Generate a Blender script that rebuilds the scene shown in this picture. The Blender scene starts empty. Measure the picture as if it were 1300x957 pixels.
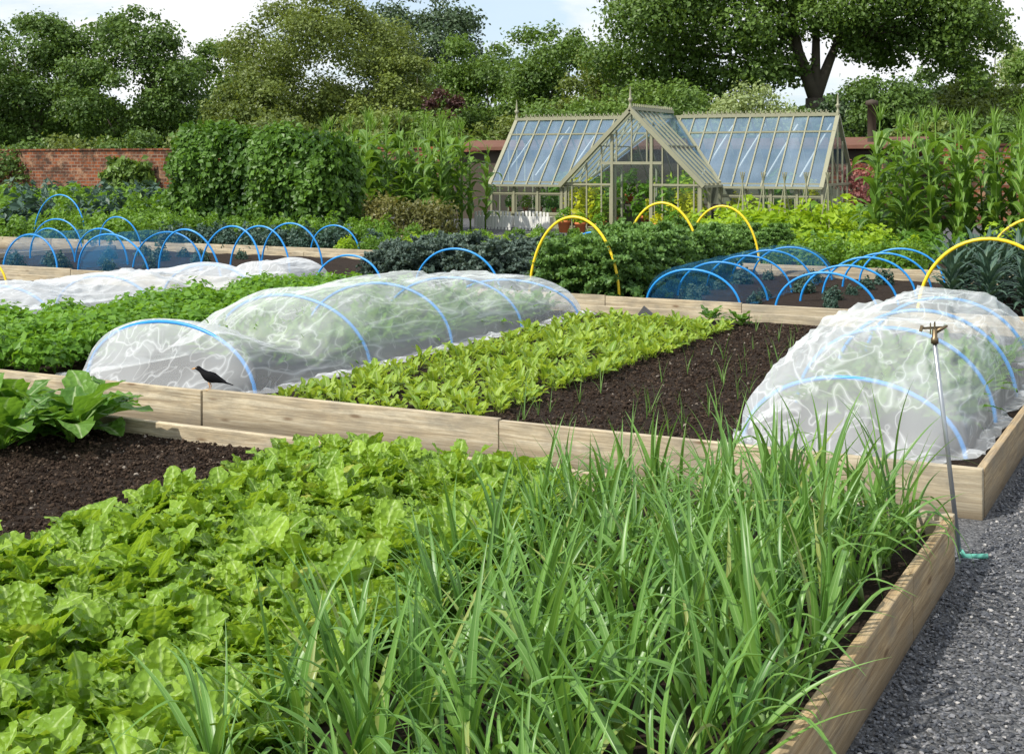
import bpy, math
import numpy as np
from mathutils import noise, Vector
R=np.random.default_rng(11)
rad=math.radians
COL=bpy.context.scene.collection
sc=bpy.context.scene
sc.view_settings.view_transform='Standard'; sc.view_settings.look='None'; sc.view_settings.exposure=0

# ------------------------------------------------------------------ helpers
def tag(o,label,cat,group=None,kind=None):
    o["label"]=label; o["category"]=cat
    if group: o["group"]=group
    if kind: o["kind"]=kind
    return o
def rawmesh(name,V,F,mat=None,smooth=False,tint=None,rib=None):
    V=np.asarray(V,dtype=np.float32).reshape(-1,3); F=np.asarray(F,dtype=np.int32)
    k=F.shape[1]
    me=bpy.data.meshes.new(name)
    me.vertices.add(len(V)); me.vertices.foreach_set("co",V.ravel())
    me.loops.add(F.size); me.loops.foreach_set("vertex_index",F.ravel())
    me.polygons.add(len(F)); me.polygons.foreach_set("loop_start",np.arange(0,F.size,k,dtype=np.int32))
    me.update(calc_edges=True)
    me.polygons.foreach_set("use_smooth",np.full(len(F),smooth,dtype=bool))
    for nm,a in (("tint",tint),("rib",rib)):
        if a is not None:
            at=me.attributes.new(nm,'FLOAT','POINT'); at.data.foreach_set("value",np.asarray(a,dtype=np.float32))
    if mat: me.materials.append(mat)
    me.update()
    return me
def newobj(name,data,parent=None,loc=None):
    o=bpy.data.objects.new(name,data); COL.objects.link(o)
    if parent: o.parent=parent
    if loc is not None: o.location=loc
    return o
def empty(name,loc,rotz=0):
    o=bpy.data.objects.new(name,None); COL.objects.link(o); o.location=loc; o.rotation_euler=(0,0,rotz); o.empty_display_size=.2
    return o
def join(parts):
    Vs=[];Fs=[];T=[];Rb=[];n=0
    for p in parts:
        V,F=p[0],p[1]; Vs.append(V); Fs.append(F+n); n+=len(V)
        T.append(p[2] if len(p)>2 else np.full(len(V),.5)); Rb.append(p[3] if len(p)>3 else np.full(len(V),.5))
    return np.vstack(Vs),np.vstack(Fs),np.concatenate(T),np.concatenate(Rb)
def leafobjmesh(name,parts,mat,smooth=True):
    V,F,T,B=join(parts); return rawmesh(name,V,F,mat,smooth,T,B)
def inst(name,me,loc,rz=0,s=1.0,label=None,cat=None,group=None,tilt=(0,0)):
    o=bpy.data.objects.new(name,me); COL.objects.link(o)
    o.location=loc; o.rotation_euler=(tilt[0],tilt[1],rz); o.scale=(s,s,s) if np.isscalar(s) else s
    if label: tag(o,label,cat,group)
    return o
def boxes(lst):
    V=[];F=[];n=0
    for (x0,x1,y0,y1,z0,z1) in lst:
        V+= [(x0,y0,z0),(x1,y0,z0),(x1,y1,z0),(x0,y1,z0),(x0,y0,z1),(x1,y0,z1),(x1,y1,z1),(x0,y1,z1)]
        F+= [(n,n+3,n+2,n+1),(n+4,n+5,n+6,n+7),(n,n+1,n+5,n+4),(n+1,n+2,n+6,n+5),(n+2,n+3,n+7,n+6),(n+3,n,n+4,n+7)]
        n+=8
    return np.array(V,float),np.array(F)
def bars(lst):
    V=[];F=[];n=0
    for b in lst:
        p=Vector(b[0]);q=Vector(b[1]);w=b[2]/2;h=(b[3] if len(b)>3 else b[2])/2
        d=(q-p).normalized(); up=Vector((0,0,1)) if abs(d.z)<.95 else Vector((0,1,0))
        s=d.cross(up).normalized(); u=s.cross(d).normalized()
        for c in (p,q):
            for a,e in ((-1,-1),(1,-1),(1,1),(-1,1)):
                V.append(tuple(c+s*w*a+u*h*e))
        F+=[(n,n+1,n+2,n+3),(n+7,n+6,n+5,n+4),(n,n+4,n+5,n+1),(n+1,n+5,n+6,n+2),(n+2,n+6,n+7,n+3),(n+3,n+7,n+4,n)]
        n+=8
    return np.array(V,float),np.array(F)
def tube(pts,rs,ns=8):
    pts=[Vector(p) for p in pts]; V=[];F=[]
    N=len(pts)
    if np.isscalar(rs): rs=[rs]*N
    prev=None
    for i,p in enumerate(pts):
        d=(pts[min(i+1,N-1)]-pts[max(i-1,0)]).normalized()
        if prev is None:
            up=Vector((0,0,1)) if abs(d.z)<.9 else Vector((1,0,0)); a=d.cross(up).normalized()
        else:
            a=(prev-d*prev.dot(d)).normalized()
        prev=a; b=d.cross(a)
        for k in range(ns):
            t=2*math.pi*k/ns; V.append(tuple(p+(a*math.cos(t)+b*math.sin(t))*rs[i]))
    for i in range(N-1):
        for k in range(ns):
            F.append((i*ns+k,i*ns+(k+1)%ns,(i+1)*ns+(k+1)%ns,(i+1)*ns+k))
    c0=len(V); V.append(tuple(pts[0])); V.append(tuple(pts[-1]))
    for k in range(0,ns,2):
        F.append((c0,(k+2)%ns,(k+1)%ns,k)); o=(N-1)*ns
        F.append((c0+1,o+k,o+(k+1)%ns,o+(k+2)%ns))
    return np.array(V,float),np.array(F)
def lathe(prof,ns=16,c=(0,0,0)):
    V=[];F=[]
    for (r,z) in prof:
        for k in range(ns):
            t=2*math.pi*k/ns; V.append((c[0]+r*math.cos(t),c[1]+r*math.sin(t),c[2]+z))
    for i in range(len(prof)-1):
        for k in range(ns):
            F.append((i*ns+k,i*ns+(k+1)%ns,(i+1)*ns+(k+1)%ns,(i+1)*ns+k))
    return np.array(V,float),np.array(F)

# ------------------------------------------------------------------ materials
def newmat(name):
    m=bpy.data.materials.new(name); m.use_nodes=True; nt=m.node_tree; nt.nodes.clear()
    out=nt.nodes.new('ShaderNodeOutputMaterial'); return m,nt,out
def N(nt,t,**kw):
    n=nt.nodes.new(t)
    for k,v in kw.items():
        if hasattr(n,k): setattr(n,k,v)
        else: n.inputs[k].default_value=v
    return n
def mixc(nt,f,a,b,bt='MIX'):
    m=nt.nodes.new('ShaderNodeMix'); m.data_type='RGBA'; m.blend_type=bt
    for i,v in ((0,f),(6,a),(7,b)):
        if isinstance(v,bpy.types.NodeSocket): nt.links.new(v,m.inputs[i])
        elif i==0: m.inputs[0].default_value=v
        else: m.inputs[i].default_value=(v[0],v[1],v[2],1)
    return m.outputs[2]
def math_(nt,op,a,b=0.0,clamp=False):
    m=nt.nodes.new('ShaderNodeMath'); m.operation=op; m.use_clamp=clamp
    for i,v in ((0,a),(1,b)):
        if isinstance(v,bpy.types.NodeSocket): nt.links.new(v,m.inputs[i])
        else: m.inputs[i].default_value=v
    return m.outputs[0]
def ramp(nt,f,stops):
    r=nt.nodes.new('ShaderNodeValToRGB'); nt.links.new(f,r.inputs[0]); e=r.color_ramp.elements
    while len(e)<len(stops): e.new(.5)
    for i,(p,c) in enumerate(stops):
        e[i].position=p; e[i].color=(c[0],c[1],c[2],1) if not np.isscalar(c) else (c,c,c,1)
    return r.outputs[0]
def coords(nt,scale=(1,1,1),kind='Object',rnd=False):
    tc=nt.nodes.new('ShaderNodeTexCoord'); mp=nt.nodes.new('ShaderNodeMapping'); mp.inputs['Scale'].default_value=scale
    src=tc.outputs[kind]
    if rnd:
        oi=nt.nodes.new('ShaderNodeObjectInfo'); m=math_(nt,'MULTIPLY',oi.outputs['Random'],37.0)
        va=nt.nodes.new('ShaderNodeVectorMath'); va.operation='ADD'; nt.links.new(src,va.inputs[0]); nt.links.new(m,va.inputs[1]); src=va.outputs[0]
    nt.links.new(src,mp.inputs[0]); return mp.outputs[0]
def noise_(nt,vec,scale,detail=5,rough=.6,dist=0):
    n=nt.nodes.new('ShaderNodeTexNoise'); n.inputs['Scale'].default_value=scale; n.inputs['Detail'].default_value=detail
    n.inputs['Roughness'].default_value=rough; n.inputs['Distortion'].default_value=dist; nt.links.new(vec,n.inputs['Vector']); return n.outputs['Fac']
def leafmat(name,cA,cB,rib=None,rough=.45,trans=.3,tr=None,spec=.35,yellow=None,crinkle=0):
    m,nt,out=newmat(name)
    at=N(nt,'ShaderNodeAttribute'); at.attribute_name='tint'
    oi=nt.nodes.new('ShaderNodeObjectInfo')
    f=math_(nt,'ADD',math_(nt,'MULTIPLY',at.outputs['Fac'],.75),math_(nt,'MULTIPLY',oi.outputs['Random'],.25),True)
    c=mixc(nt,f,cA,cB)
    nz=noise_(nt,coords(nt),14 if crinkle else 9,3)
    if yellow:
        g=math_(nt,'MULTIPLY',math_(nt,'GREATER_THAN',at.outputs['Fac'],.955),math_(nt,'MULTIPLY',nz,1.1,True)); c=mixc(nt,g,c,yellow)
    c=mixc(nt,math_(nt,'MULTIPLY',nz,.4),c,(cA[0]*.6,cA[1]*.65,cA[2]*.6))
    if rib:
        ar=N(nt,'ShaderNodeAttribute'); ar.attribute_name='rib'
        rf=ramp(nt,ar.outputs['Fac'],[(0,1),(.14,.0)])
        c=mixc(nt,rf,c,rib)
    p=N(nt,'ShaderNodeBsdfPrincipled',Roughness=rough); p.inputs['Specular IOR Level'].default_value=spec
    nt.links.new(c,p.inputs['Base Color'])
    t=nt.nodes.new('ShaderNodeBsdfTranslucent')
    tc=mixc(nt,.5,c,tr or (min(cB[0]*1.7,1),min(cB[1]*1.6,1),cB[2]*.6)); nt.links.new(tc,t.inputs[0])
    if crinkle:
        vo=nt.nodes.new('ShaderNodeTexVoronoi'); vo.inputs['Scale'].default_value=crinkle; nt.links.new(coords(nt),vo.inputs['Vector'])
        b=N(nt,'ShaderNodeBump',Strength=1.0,Distance=.016); nt.links.new(vo.outputs['Distance'],b.inputs['Height']); nt.links.new(b.outputs[0],p.inputs['Normal']); nt.links.new(b.outputs[0],t.inputs['Normal'])
    ms=nt.nodes.new('ShaderNodeMixShader'); ms.inputs[0].default_value=trans
    nt.links.new(p.outputs[0],ms.inputs[1]); nt.links.new(t.outputs[0],ms.inputs[2]); nt.links.new(ms.outputs[0],out.inputs[0])
    return m
def plain(name,col,rough=.5,metal=0,var=.25,scale=12,bump=0,spec=.5):
    m,nt,out=newmat(name); nz=noise_(nt,coords(nt,rnd=True),scale,4)
    c=mixc(nt,nz,[x*(1-var) for x in col],[min(1,x*(1+var)) for x in col])
    p=N(nt,'ShaderNodeBsdfPrincipled',Roughness=rough,Metallic=metal); nt.links.new(c,p.inputs['Base Color']); p.inputs['Specular IOR Level'].default_value=spec
    if bump:
        b=N(nt,'ShaderNodeBump',Strength=bump,Distance=.01); nt.links.new(nz,b.inputs['Height']); nt.links.new(b.outputs[0],p.inputs['Normal'])
    nt.links.new(p.outputs[0],out.inputs[0]); return m
def woodmat(name,c1,c2,c3,dirt=.5):
    m,nt,out=newmat(name)
    v=coords(nt,(.9,26,26),rnd=True); n1=noise_(nt,v,1.6,8,.7,.8)
    v2=coords(nt,(1.6,3.5,3.5),rnd=True); n2=noise_(nt,v2,1.7,6,.7)
    v3=coords(nt,(3,60,60),rnd=True); n3=noise_(nt,v3,2,4)
    c=ramp(nt,n1,[(.34,c1),(.5,c2),(.62,c3)])
    c=mixc(nt,math_(nt,'MULTIPLY',ramp(nt,n2,[(.42,0),(.66,1)]),dirt),c,(.20,.18,.145))
    c=mixc(nt,ramp(nt,n3,[(.5,0),(.72,.55)]),c,(.20,.155,.10))
    vo=nt.nodes.new('ShaderNodeTexVoronoi'); vo.inputs['Scale'].default_value=1.0
    nt.links.new(coords(nt,(1.9,6.5,6.5),rnd=True),vo.inputs['Vector'])
    c=mixc(nt,ramp(nt,vo.outputs['Distance'],[(.05,.85),(.13,0)]),c,(.15,.085,.04))
    oi=nt.nodes.new('ShaderNodeObjectInfo'); c=mixc(nt,math_(nt,'MULTIPLY',oi.outputs['Random'],.4),c,(.30,.27,.21))
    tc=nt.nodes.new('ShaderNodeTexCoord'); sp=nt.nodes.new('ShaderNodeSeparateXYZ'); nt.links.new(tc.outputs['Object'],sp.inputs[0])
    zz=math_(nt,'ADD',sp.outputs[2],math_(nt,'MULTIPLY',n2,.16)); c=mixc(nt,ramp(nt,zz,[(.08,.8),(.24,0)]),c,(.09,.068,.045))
    p=N(nt,'ShaderNodeBsdfPrincipled',Roughness=.8); p.inputs['Specular IOR Level'].default_value=.25; nt.links.new(c,p.inputs['Base Color'])
    b=N(nt,'ShaderNodeBump',Strength=.7,Distance=.005); nt.links.new(n1,b.inputs['Height']); nt.links.new(b.outputs[0],p.inputs['Normal'])
    nt.links.new(p.outputs[0],out.inputs[0]); return m
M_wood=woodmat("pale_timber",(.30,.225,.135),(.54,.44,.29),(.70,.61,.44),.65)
M_wood_side=woodmat("shaded_timber",(.24,.15,.07),(.44,.31,.16),(.58,.43,.25),.6)  # darker orange copy of the pale timber, shade painted into the right side boards
def soilmat():
    m,nt,out=newmat("dark_soil"); v=coords(nt)
    a=noise_(nt,v,28,8,.7); b=noise_(nt,v,3.0,4); 
    c=ramp(nt,a,[(.3,(.012,.008,.006)),(.55,(.036,.024,.017)),(.75,(.075,.053,.038))])
    c=mixc(nt,math_(nt,'MULTIPLY',b,.5),c,(.03,.021,.015))
    p=N(nt,'ShaderNodeBsdfPrincipled',Roughness=.95); p.inputs['Specular IOR Level'].default_value=.15; nt.links.new(c,p.inputs['Base Color'])
    bm=N(nt,'ShaderNodeBump',Strength=1.0,Distance=.03); nt.links.new(a,bm.inputs['Height']); nt.links.new(bm.outputs[0],p.inputs['Normal'])
    nt.links.new(p.outputs[0],out.inputs[0]); return m
M_soil=soilmat()
def clodmat():
    m,nt,out=newmat("soil_clod")
    at=N(nt,'ShaderNodeAttribute'); at.attribute_name='tint'
    c=ramp(nt,at.outputs['Fac'],[(0,(.017,.011,.008)),(.6,(.045,.030,.021)),(.975,(.08,.057,.041)),(1,(.28,.24,.2))])
    p=N(nt,'ShaderNodeBsdfPrincipled',Roughness=1.0); p.inputs['Specular IOR Level'].default_value=.1; nt.links.new(c,p.inputs['Base Color']); nt.links.new(p.outputs[0],out.inputs[0]); return m
M_clod=clodmat()
def gravelmats():
    m,nt,out=newmat("gravel_ground"); v=coords(nt)
    vo=nt.nodes.new('ShaderNodeTexVoronoi'); vo.inputs['Scale'].default_value=65; nt.links.new(v,vo.inputs['Vector'])
    bw=nt.nodes.new('ShaderNodeRGBToBW'); nt.links.new(vo.outputs['Color'],bw.inputs[0])
    c=ramp(nt,bw.outputs[0],[(.1,(.045,.047,.053)),(.6,(.115,.12,.13)),(.95,(.26,.26,.27))])
    c=mixc(nt,math_(nt,'MULTIPLY',noise_(nt,v,.8,4),.6),c,(.085,.08,.074))
    p=N(nt,'ShaderNodeBsdfPrincipled',Roughness=.85); nt.links.new(c,p.inputs['Base Color'])
    bm=N(nt,'ShaderNodeBump',Strength=1,Distance=.015); bm.invert=True; nt.links.new(vo.outputs['Distance'],bm.inputs['Height']); nt.links.new(bm.outputs[0],p.inputs['Normal'])
    nt.links.new(p.outputs[0],out.inputs[0])
    m2,nt,out=newmat("gravel_stone"); at=N(nt,'ShaderNodeAttribute'); at.attribute_name='tint'
    c=ramp(nt,at.outputs['Fac'],[(0,(.04,.043,.05)),(.6,(.105,.11,.125)),(.9,(.2,.2,.21)),(1,(.42,.40,.38))])
    p=N(nt,'ShaderNodeBsdfPrincipled',Roughness=.7); nt.links.new(c,p.inputs['Base Color']); nt.links.new(p.outputs[0],out.inputs[0])
    return m,m2
M_grav,M_stone=gravelmats()
def grassmat():
    m,nt,out=newmat("rough_grass"); v=coords(nt)
    c=ramp(nt,noise_(nt,v,.35,8,.7),[(.3,(.04,.07,.015)),(.6,(.08,.12,.03)),(.8,(.12,.12,.05))])
    p=N(nt,'ShaderNodeBsdfPrincipled',Roughness=.9); nt.links.new(c,p.inputs['Base Color']); nt.links.new(p.outputs[0],out.inputs[0]); return m
M_grass=grassmat()
def brickmat():
    m,nt,out=newmat("old_red_brick")
    tc=nt.nodes.new('ShaderNodeTexCoord'); sp=nt.nodes.new('ShaderNodeSeparateXYZ'); cb=nt.nodes.new('ShaderNodeCombineXYZ')
    nt.links.new(tc.outputs['Object'],sp.inputs[0]); nt.links.new(math_(nt,'ADD',sp.outputs[0],sp.outputs[1]),cb.inputs[0]); nt.links.new(sp.outputs[2],cb.inputs[1])
    b=nt.nodes.new('ShaderNodeTexBrick'); nt.links.new(cb.outputs[0],b.inputs['Vector'])
    b.inputs['Scale'].default_value=1; b.inputs['Brick Width'].default_value=.36; b.inputs['Row Height'].default_value=.15; b.inputs['Mortar Size'].default_value=.018; b.inputs['Bias'].default_value=-.1
    b.inputs['Color1'].default_value=(.27,.085,.035,1); b.inputs['Color2'].default_value=(.085,.036,.025,1); b.inputs['Mortar'].default_value=(.22,.17,.13,1)
    nz=noise_(nt,cb.outputs[0],.5,8,.8)
    c=mixc(nt,ramp(nt,nz,[(.46,0),(.58,.9)]),b.outputs['Color'],(.045,.035,.026))
    c=mixc(nt,ramp(nt,noise_(nt,cb.outputs[0],1.6,7,.8),[(.52,0),(.62,.8)]),c,(.34,.21,.13))
    p=N(nt,'ShaderNodeBsdfPrincipled',Roughness=.95); p.inputs['Specular IOR Level'].default_value=.1; nt.links.new(c,p.inputs['Base Color']); nt.links.new(p.outputs[0],out.inputs[0]); return m
M_brick=brickmat()
def netmat(name,col,lo,mid,hi,tr=.5):
    m,nt,out=newmat(name)
    # sheer weave, denser along a few narrow creases where the cloth doubles up
    a=noise_(nt,coords(nt,(3.6,.5,3.6)),1.3,2,.45,.6); r1=math_(nt,'ABSOLUTE',math_(nt,'SUBTRACT',a,.5))
    b=noise_(nt,coords(nt,(2.2,1.6,2.2)),1.5,2,.45,.9); r2=math_(nt,'ABSOLUTE',math_(nt,'SUBTRACT',b,.47))
    l1=ramp(nt,r1,[(.0,1.0),(.010,.5),(.045,0)]); l2=ramp(nt,r2,[(.0,.7),(.007,.25),(.03,0)])
    soft=noise_(nt,coords(nt,(2,.5,2)),1.0,1,.5); base=ramp(nt,soft,[(.35,lo),(.65,mid)])
    f=math_(nt,'ADD',base,math_(nt,'MULTIPLY',math_(nt,'MAXIMUM',l1,l2),hi-mid),True)
    d=N(nt,'ShaderNodeBsdfDiffuse'); d.inputs[0].default_value=(*col,1)
    t=N(nt,'ShaderNodeBsdfTranslucent'); t.inputs[0].default_value=(*col,1)
    m1=nt.nodes.new('ShaderNodeMixShader'); m1.inputs[0].default_value=tr; nt.links.new(d.outputs[0],m1.inputs[1]); nt.links.new(t.outputs[0],m1.inputs[2])
    tp=nt.nodes.new('ShaderNodeBsdfTransparent'); m2=nt.nodes.new('ShaderNodeMixShader')
    nt.links.new(f,m2.inputs[0]); nt.links.new(tp.outputs[0],m2.inputs[1]); nt.links.new(m1.outputs[0],m2.inputs[2]); nt.links.new(m2.outputs[0],out.inputs[0])
    return m
M_net=netmat("white_insect_mesh",(.95,.98,1.0),.25,.37,.64,.25)
M_net_far=netmat("white_fleece_mesh",(.95,.98,1.0),.38,.52,.75,.25)
M_netdark=netmat("blue_mesh",(.05,.24,.48),.10,.18,.25,.4)
M_blue=plain("blue_pipe",(.02,.27,.70),.35,var=.12); M_yellow=plain("yellow_pipe",(.88,.62,.02),.35,var=.1)
M_frame=plain("sage_olive_paint",(.27,.265,.175),.5,var=.15,scale=5)
def glassmat(name,gl,tint,df=.08,dc=(.35,.45,.55)):
    m,nt,out=newmat(name)
    g=N(nt,'ShaderNodeBsdfGlossy'); g.inputs['Roughness'].default_value=.06; g.inputs[0].default_value=(*tint,1)
    nz=noise_(nt,coords(nt,(1,3,1)),.9,4); nz2=noise_(nt,coords(nt,(1.2,.4,.4)),1.0,3,.5,.6)
    d=N(nt,'ShaderNodeBsdfDiffuse'); nt.links.new(mixc(nt,ramp(nt,nz2,[(.40,0),(.70,1)]),dc,(.40,.52,.64)),d.inputs[0])
    tp=nt.nodes.new('ShaderNodeBsdfTransparent'); tp.inputs[0].default_value=(.90,.95,.97,1)
    m1=nt.nodes.new('ShaderNodeMixShader'); nt.links.new(tp.outputs[0],m1.inputs[1]); nt.links.new(g.outputs[0],m1.inputs[2])
    nt.links.new(ramp(nt,nz,[(.35,gl*.85),(.65,min(1,gl*1.15))]),m1.inputs[0])
    m2=nt.nodes.new('ShaderNodeMixShader'); m2.inputs[0].default_value=df; nt.links.new(m1.outputs[0],m2.inputs[1]); nt.links.new(d.outputs[0],m2.inputs[2])
    nt.links.new(m2.outputs[0],out.inputs[0]); return m
M_roofglass=glassmat("roof_glass",.30,(.50,.70,.92),.22,(.16,.25,.34)); M_glass=glassmat("wall_glass",.05,(.9,.95,1),.008)
M_terra=plain("terracotta",(.66,.20,.07),.8); M_bark=plain("bark",(.085,.07,.052),.9,scale=3,bump=.5)
M_dark=plain("dark_timber",(.06,.045,.03),.8); M_white=plain("white_paint",(.75,.74,.70),.6,var=.08)
M_cream=plain("olive_render",(.17,.17,.12),.8,var=.2,scale=3)
M_steel=plain("galvanised_steel",(.42,.44,.46),.35,metal=.8,var=.15); M_brass=plain("brass",(.20,.15,.09),.4,metal=.8)
M_hose=plain("teal_hose",(.12,.42,.32),.4); M_black=plain("black_feather",(.004,.004,.005),.75,var=.3,scale=60,spec=.15); M_beak=plain("orange_beak",(.55,.24,.03),.4)
M_slate=plain("slate",(.06,.06,.065),.6); M_rooft=plain("roof_felt",(.17,.085,.06),.9,scale=4,spec=.1)

L_leek=leafmat("leek_leaf",(.045,.145,.028),(.23,.42,.085),rib=(.28,.43,.15),rough=.37,trans=.28,spec=.45,yellow=(.42,.38,.12))
L_beet=leafmat("salad_leaf",(.08,.20,.02),(.38,.56,.06),rib=(.48,.62,.22),rough=.45,trans=.34,yellow=(.6,.55,.12),crinkle=44)
L_let=leafmat("seedling_leaf",(.13,.26,.03),(.41,.54,.065),rib=(.5,.58,.25),trans=.38)
L_chard=leafmat("chard_leaf",(.06,.16,.022),(.18,.35,.045),rib=(.4,.5,.25),trans=.33,crinkle=25)
L_cel=leafmat("celery_leaf",(.06,.18,.02),(.24,.44,.045),trans=.35)
L_kale=leafmat("curly_kale_leaf",(.03,.09,.02),(.25,.43,.11),trans=.25,rough=.5)
L_cav=leafmat("black_kale_leaf",(.022,.06,.045),(.09,.16,.11),rib=(.15,.22,.13),trans=.15,rough=.5)
L_purp=leafmat("purple_kale_leaf",(.035,.07,.055),(.16,.22,.18),trans=.15,rough=.5)
L_corn=leafmat("corn_leaf",(.03,.09,.012),(.21,.37,.05),rib=(.38,.48,.18),trans=.30)
L_pot=leafmat("potato_leaf",(.05,.13,.016),(.22,.39,.04),trans=.32)
L_lime=leafmat("lime_bean_leaf",(.14,.28,.02),(.44,.60,.04),trans=.38)
L_bean=leafmat("runner_bean_leaf",(.016,.06,.010),(.16,.31,.04),trans=.27)
L_olive=leafmat("olive_hedge_leaf",(.08,.09,.025),(.27,.25,.07),trans=.25)
L_onion=leafmat("onion_leaf",(.09,.2,.04),(.2,.34,.09),trans=.25)
L_t1=leafmat("dark_tree_leaf",(.02,.052,.013),(.17,.28,.055),trans=.24)
L_t2=leafmat("olive_tree_leaf",(.033,.06,.013),(.27,.34,.075),trans=.25)
L_t3=leafmat("mid_tree_leaf",(.022,.058,.013),(.22,.35,.06),trans=.25)
L_t4=leafmat("blue_conifer_leaf",(.02,.045,.024),(.11,.17,.07),trans=.12)
L_t5=leafmat("pale_willow_leaf",(.16,.22,.09),(.45,.53,.23),trans=.28)
L_t6=leafmat("copper_leaf",(.05,.02,.02),(.15,.07,.06),trans=.2)
L_flow=leafmat("yellow_flower_leaf",(.34,.42,.02),(.9,.84,.04),trans=.35)

# ------------------------------------------------------------------ leaf builders
def leaf(L,W,az,e0,bend,base=(0,0,0),nl=8,na=1,shape='strap',fold=.25,ruf=0,rf=16,p=1.3,side=0,tint=None,pt=.25,kink=None):
    t=np.linspace(0,1,nl+1); ang=e0-bend*t**p
    if kink is not None: ang=ang-kink[1]/(1+np.exp(-(t-kink[0])*26))
    seg=L/nl
    cx=np.concatenate([[0],np.cumsum((np.cos(ang[:-1])+np.cos(ang[1:]))/2*seg)])
    cz=np.concatenate([[0],np.cumsum((np.sin(ang[:-1])+np.sin(ang[1:]))/2*seg)])
    if shape=='strap': w=W*np.minimum(1,.55+t*3)*np.clip(1-t**2.2,.03,1)*np.clip(1.15-t*.4,0,1)
    elif shape=='lance':
        w=W*np.clip(np.sin(np.pi*np.clip(t,0.03,1)**.7),.05,1)
    elif shape=='round':
        u=np.clip((t-pt)/(1-pt),0,1); w=W*np.where(t<pt,.12,np.clip(np.sqrt(np.clip(1-(2*np.clip(.07+.93*u,0,1)**.9-1)**2,0,1)),.30,1))
        w[-1]*=.75
    else:
        u=np.clip((t-pt)/(1-pt),0,1); w=W*np.where(t<pt,.10,np.clip(np.sin(np.pi*u**.72)**.62,.08,1))
    s=np.linspace(-1,1,2*na+1); S,T=np.meshgrid(s,t); w2=w[:,None]/2
    p1,p2=R.random(2)*6.28
    rz=ruf*S**2*np.where(S>0,np.sin(rf*T+p1),np.sin(rf*T*1.1+p2))*np.clip(w[:,None]/W,0,1)
    off=fold*np.abs(S)*w2+rz
    A=ang[:,None]
    x=cx[:,None]-np.sin(A)*off; z=cz[:,None]+np.cos(A)*off; y=S*w2*(1+.0*T)+side*T**2*L + (ruf*.5*np.sin(rf*.9*T+p2)*np.abs(S))
    c,sn=math.cos(az),math.sin(az)
    V=np.stack([base[0]+x*c-y*sn,base[1]+x*sn+y*c,base[2]+z],-1).reshape(-1,3)
    k=2*na+1; idx=np.arange((nl+1)*k).reshape(nl+1,k)
    F=np.stack([idx[:-1,:-1],idx[:-1,1:],idx[1:,1:],idx[1:,:-1]],-1).reshape(-1,4)
    tn=R.random() if tint is None else tint
    return V,F,np.full(len(V),tn),np.abs(S).ravel()
def unit(n):
    v=R.normal(size=(n,3)); return v/np.linalg.norm(v,axis=1,keepdims=True)
def cloud(P,Nr,size,aspect=.6,tilt=.6,tint=None):
    n=len(P); Nn=Nr+tilt*R.normal(size=(n,3)); Nn/=np.linalg.norm(Nn,axis=1,keepdims=True)
    T=np.cross(Nn,unit(n)); T/=np.linalg.norm(T,axis=1,keepdims=True); B=np.cross(Nn,T)
    s=(size*(.6+.8*R.random(n)))[:,None]; T=T*s*.5; B=B*s*aspect*.5; D=Nn*s*.13
    V=np.stack([P-T-D*.5,P+B+D*.2,P+T-D,P-B+D*.2],1).reshape(-1,3)
    F=np.arange(4*n).reshape(n,4)
    if tint is None: tint=R.random(n)
    return V,F,np.repeat(tint,4),np.full(4*n,.6)
def moundmesh(name,mat,r,h,n,size,aspect=.65,tilt=.7,lump=.25):
    d=unit(n); d[:,2]=np.abs(d[:,2]); rr=(.35+.65*R.random(n)**.4)*(1+lump*np.sin(d[:,0]*5+R.random()*6)*np.cos(d[:,1]*4+R.random()*6))
    P=d*rr[:,None]*np.array([r,r,h]); P[:,2]+=.02
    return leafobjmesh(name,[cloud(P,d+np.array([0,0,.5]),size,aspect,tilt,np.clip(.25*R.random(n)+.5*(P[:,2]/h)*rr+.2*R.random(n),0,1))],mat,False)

FW=np.array([-.4602,.8878]); RT=np.array([.8878,.4602])
def depth(x,y): return x*FW[0]+y*FW[1]
def inview(x,y,m=.06):
    d=depth(x,y)
    if d<.5: return False
    l=(x*RT[0]+y*RT[1])/d
    return abs(l)<.3824+m

# ------------------------------------------------------------------ camera / light / sky
cam=bpy.data.cameras.new("camera"); co=bpy.data.objects.new("camera",cam); COL.objects.link(co); sc.camera=co
co.location=(0,0,2.1); co.rotation_euler=(rad(90),0,rad(27.4)); cam.sensor_width=36; cam.lens=47.08; cam.shift_y=-.2104; cam.clip_end=2000
sd=Vector((-.40,-.68,.80)).normalized()
sl=bpy.data.lights.new("sun",'SUN'); sl.energy=5.0; sl.angle=rad(.8); sl.color=(1,.955,.86)
so=bpy.data.objects.new("sun",sl); COL.objects.link(so); so.rotation_euler=sd.to_track_quat('Z','Y').to_euler(); so.location=(0,0,30)
w=bpy.data.worlds.new("World"); sc.world=w; w.use_nodes=True; nt=w.node_tree; nt.nodes.clear()
out=nt.nodes.new('ShaderNodeOutputWorld'); bg=nt.nodes.new('ShaderNodeBackground'); sky=nt.nodes.new('ShaderNodeTexSky')
sky.sky_type='NISHITA'; sky.sun_disc=False; sky.sun_elevation=math.asin(sd.z); sky.sun_rotation=math.atan2(sd.x,sd.y); sky.air_density=1.0; sky.dust_density=1.0
tc=nt.nodes.new('ShaderNodeTexCoord'); mp=nt.nodes.new('ShaderNodeMapping'); mp.inputs['Scale'].default_value=(1,1,3.2); nt.links.new(tc.outputs['Generated'],mp.inputs[0])
nz=noise_(nt,mp.outputs[0],3.8,8,.58,.3)
cf=ramp(nt,nz,[(.43,0.20),(.56,1.0)])
cc=ramp(nt,noise_(nt,mp.outputs[0],5,6,.6),[(.35,(6.5,6.75,7.1)),(.55,(7.3,7.4,7.5))])
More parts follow.
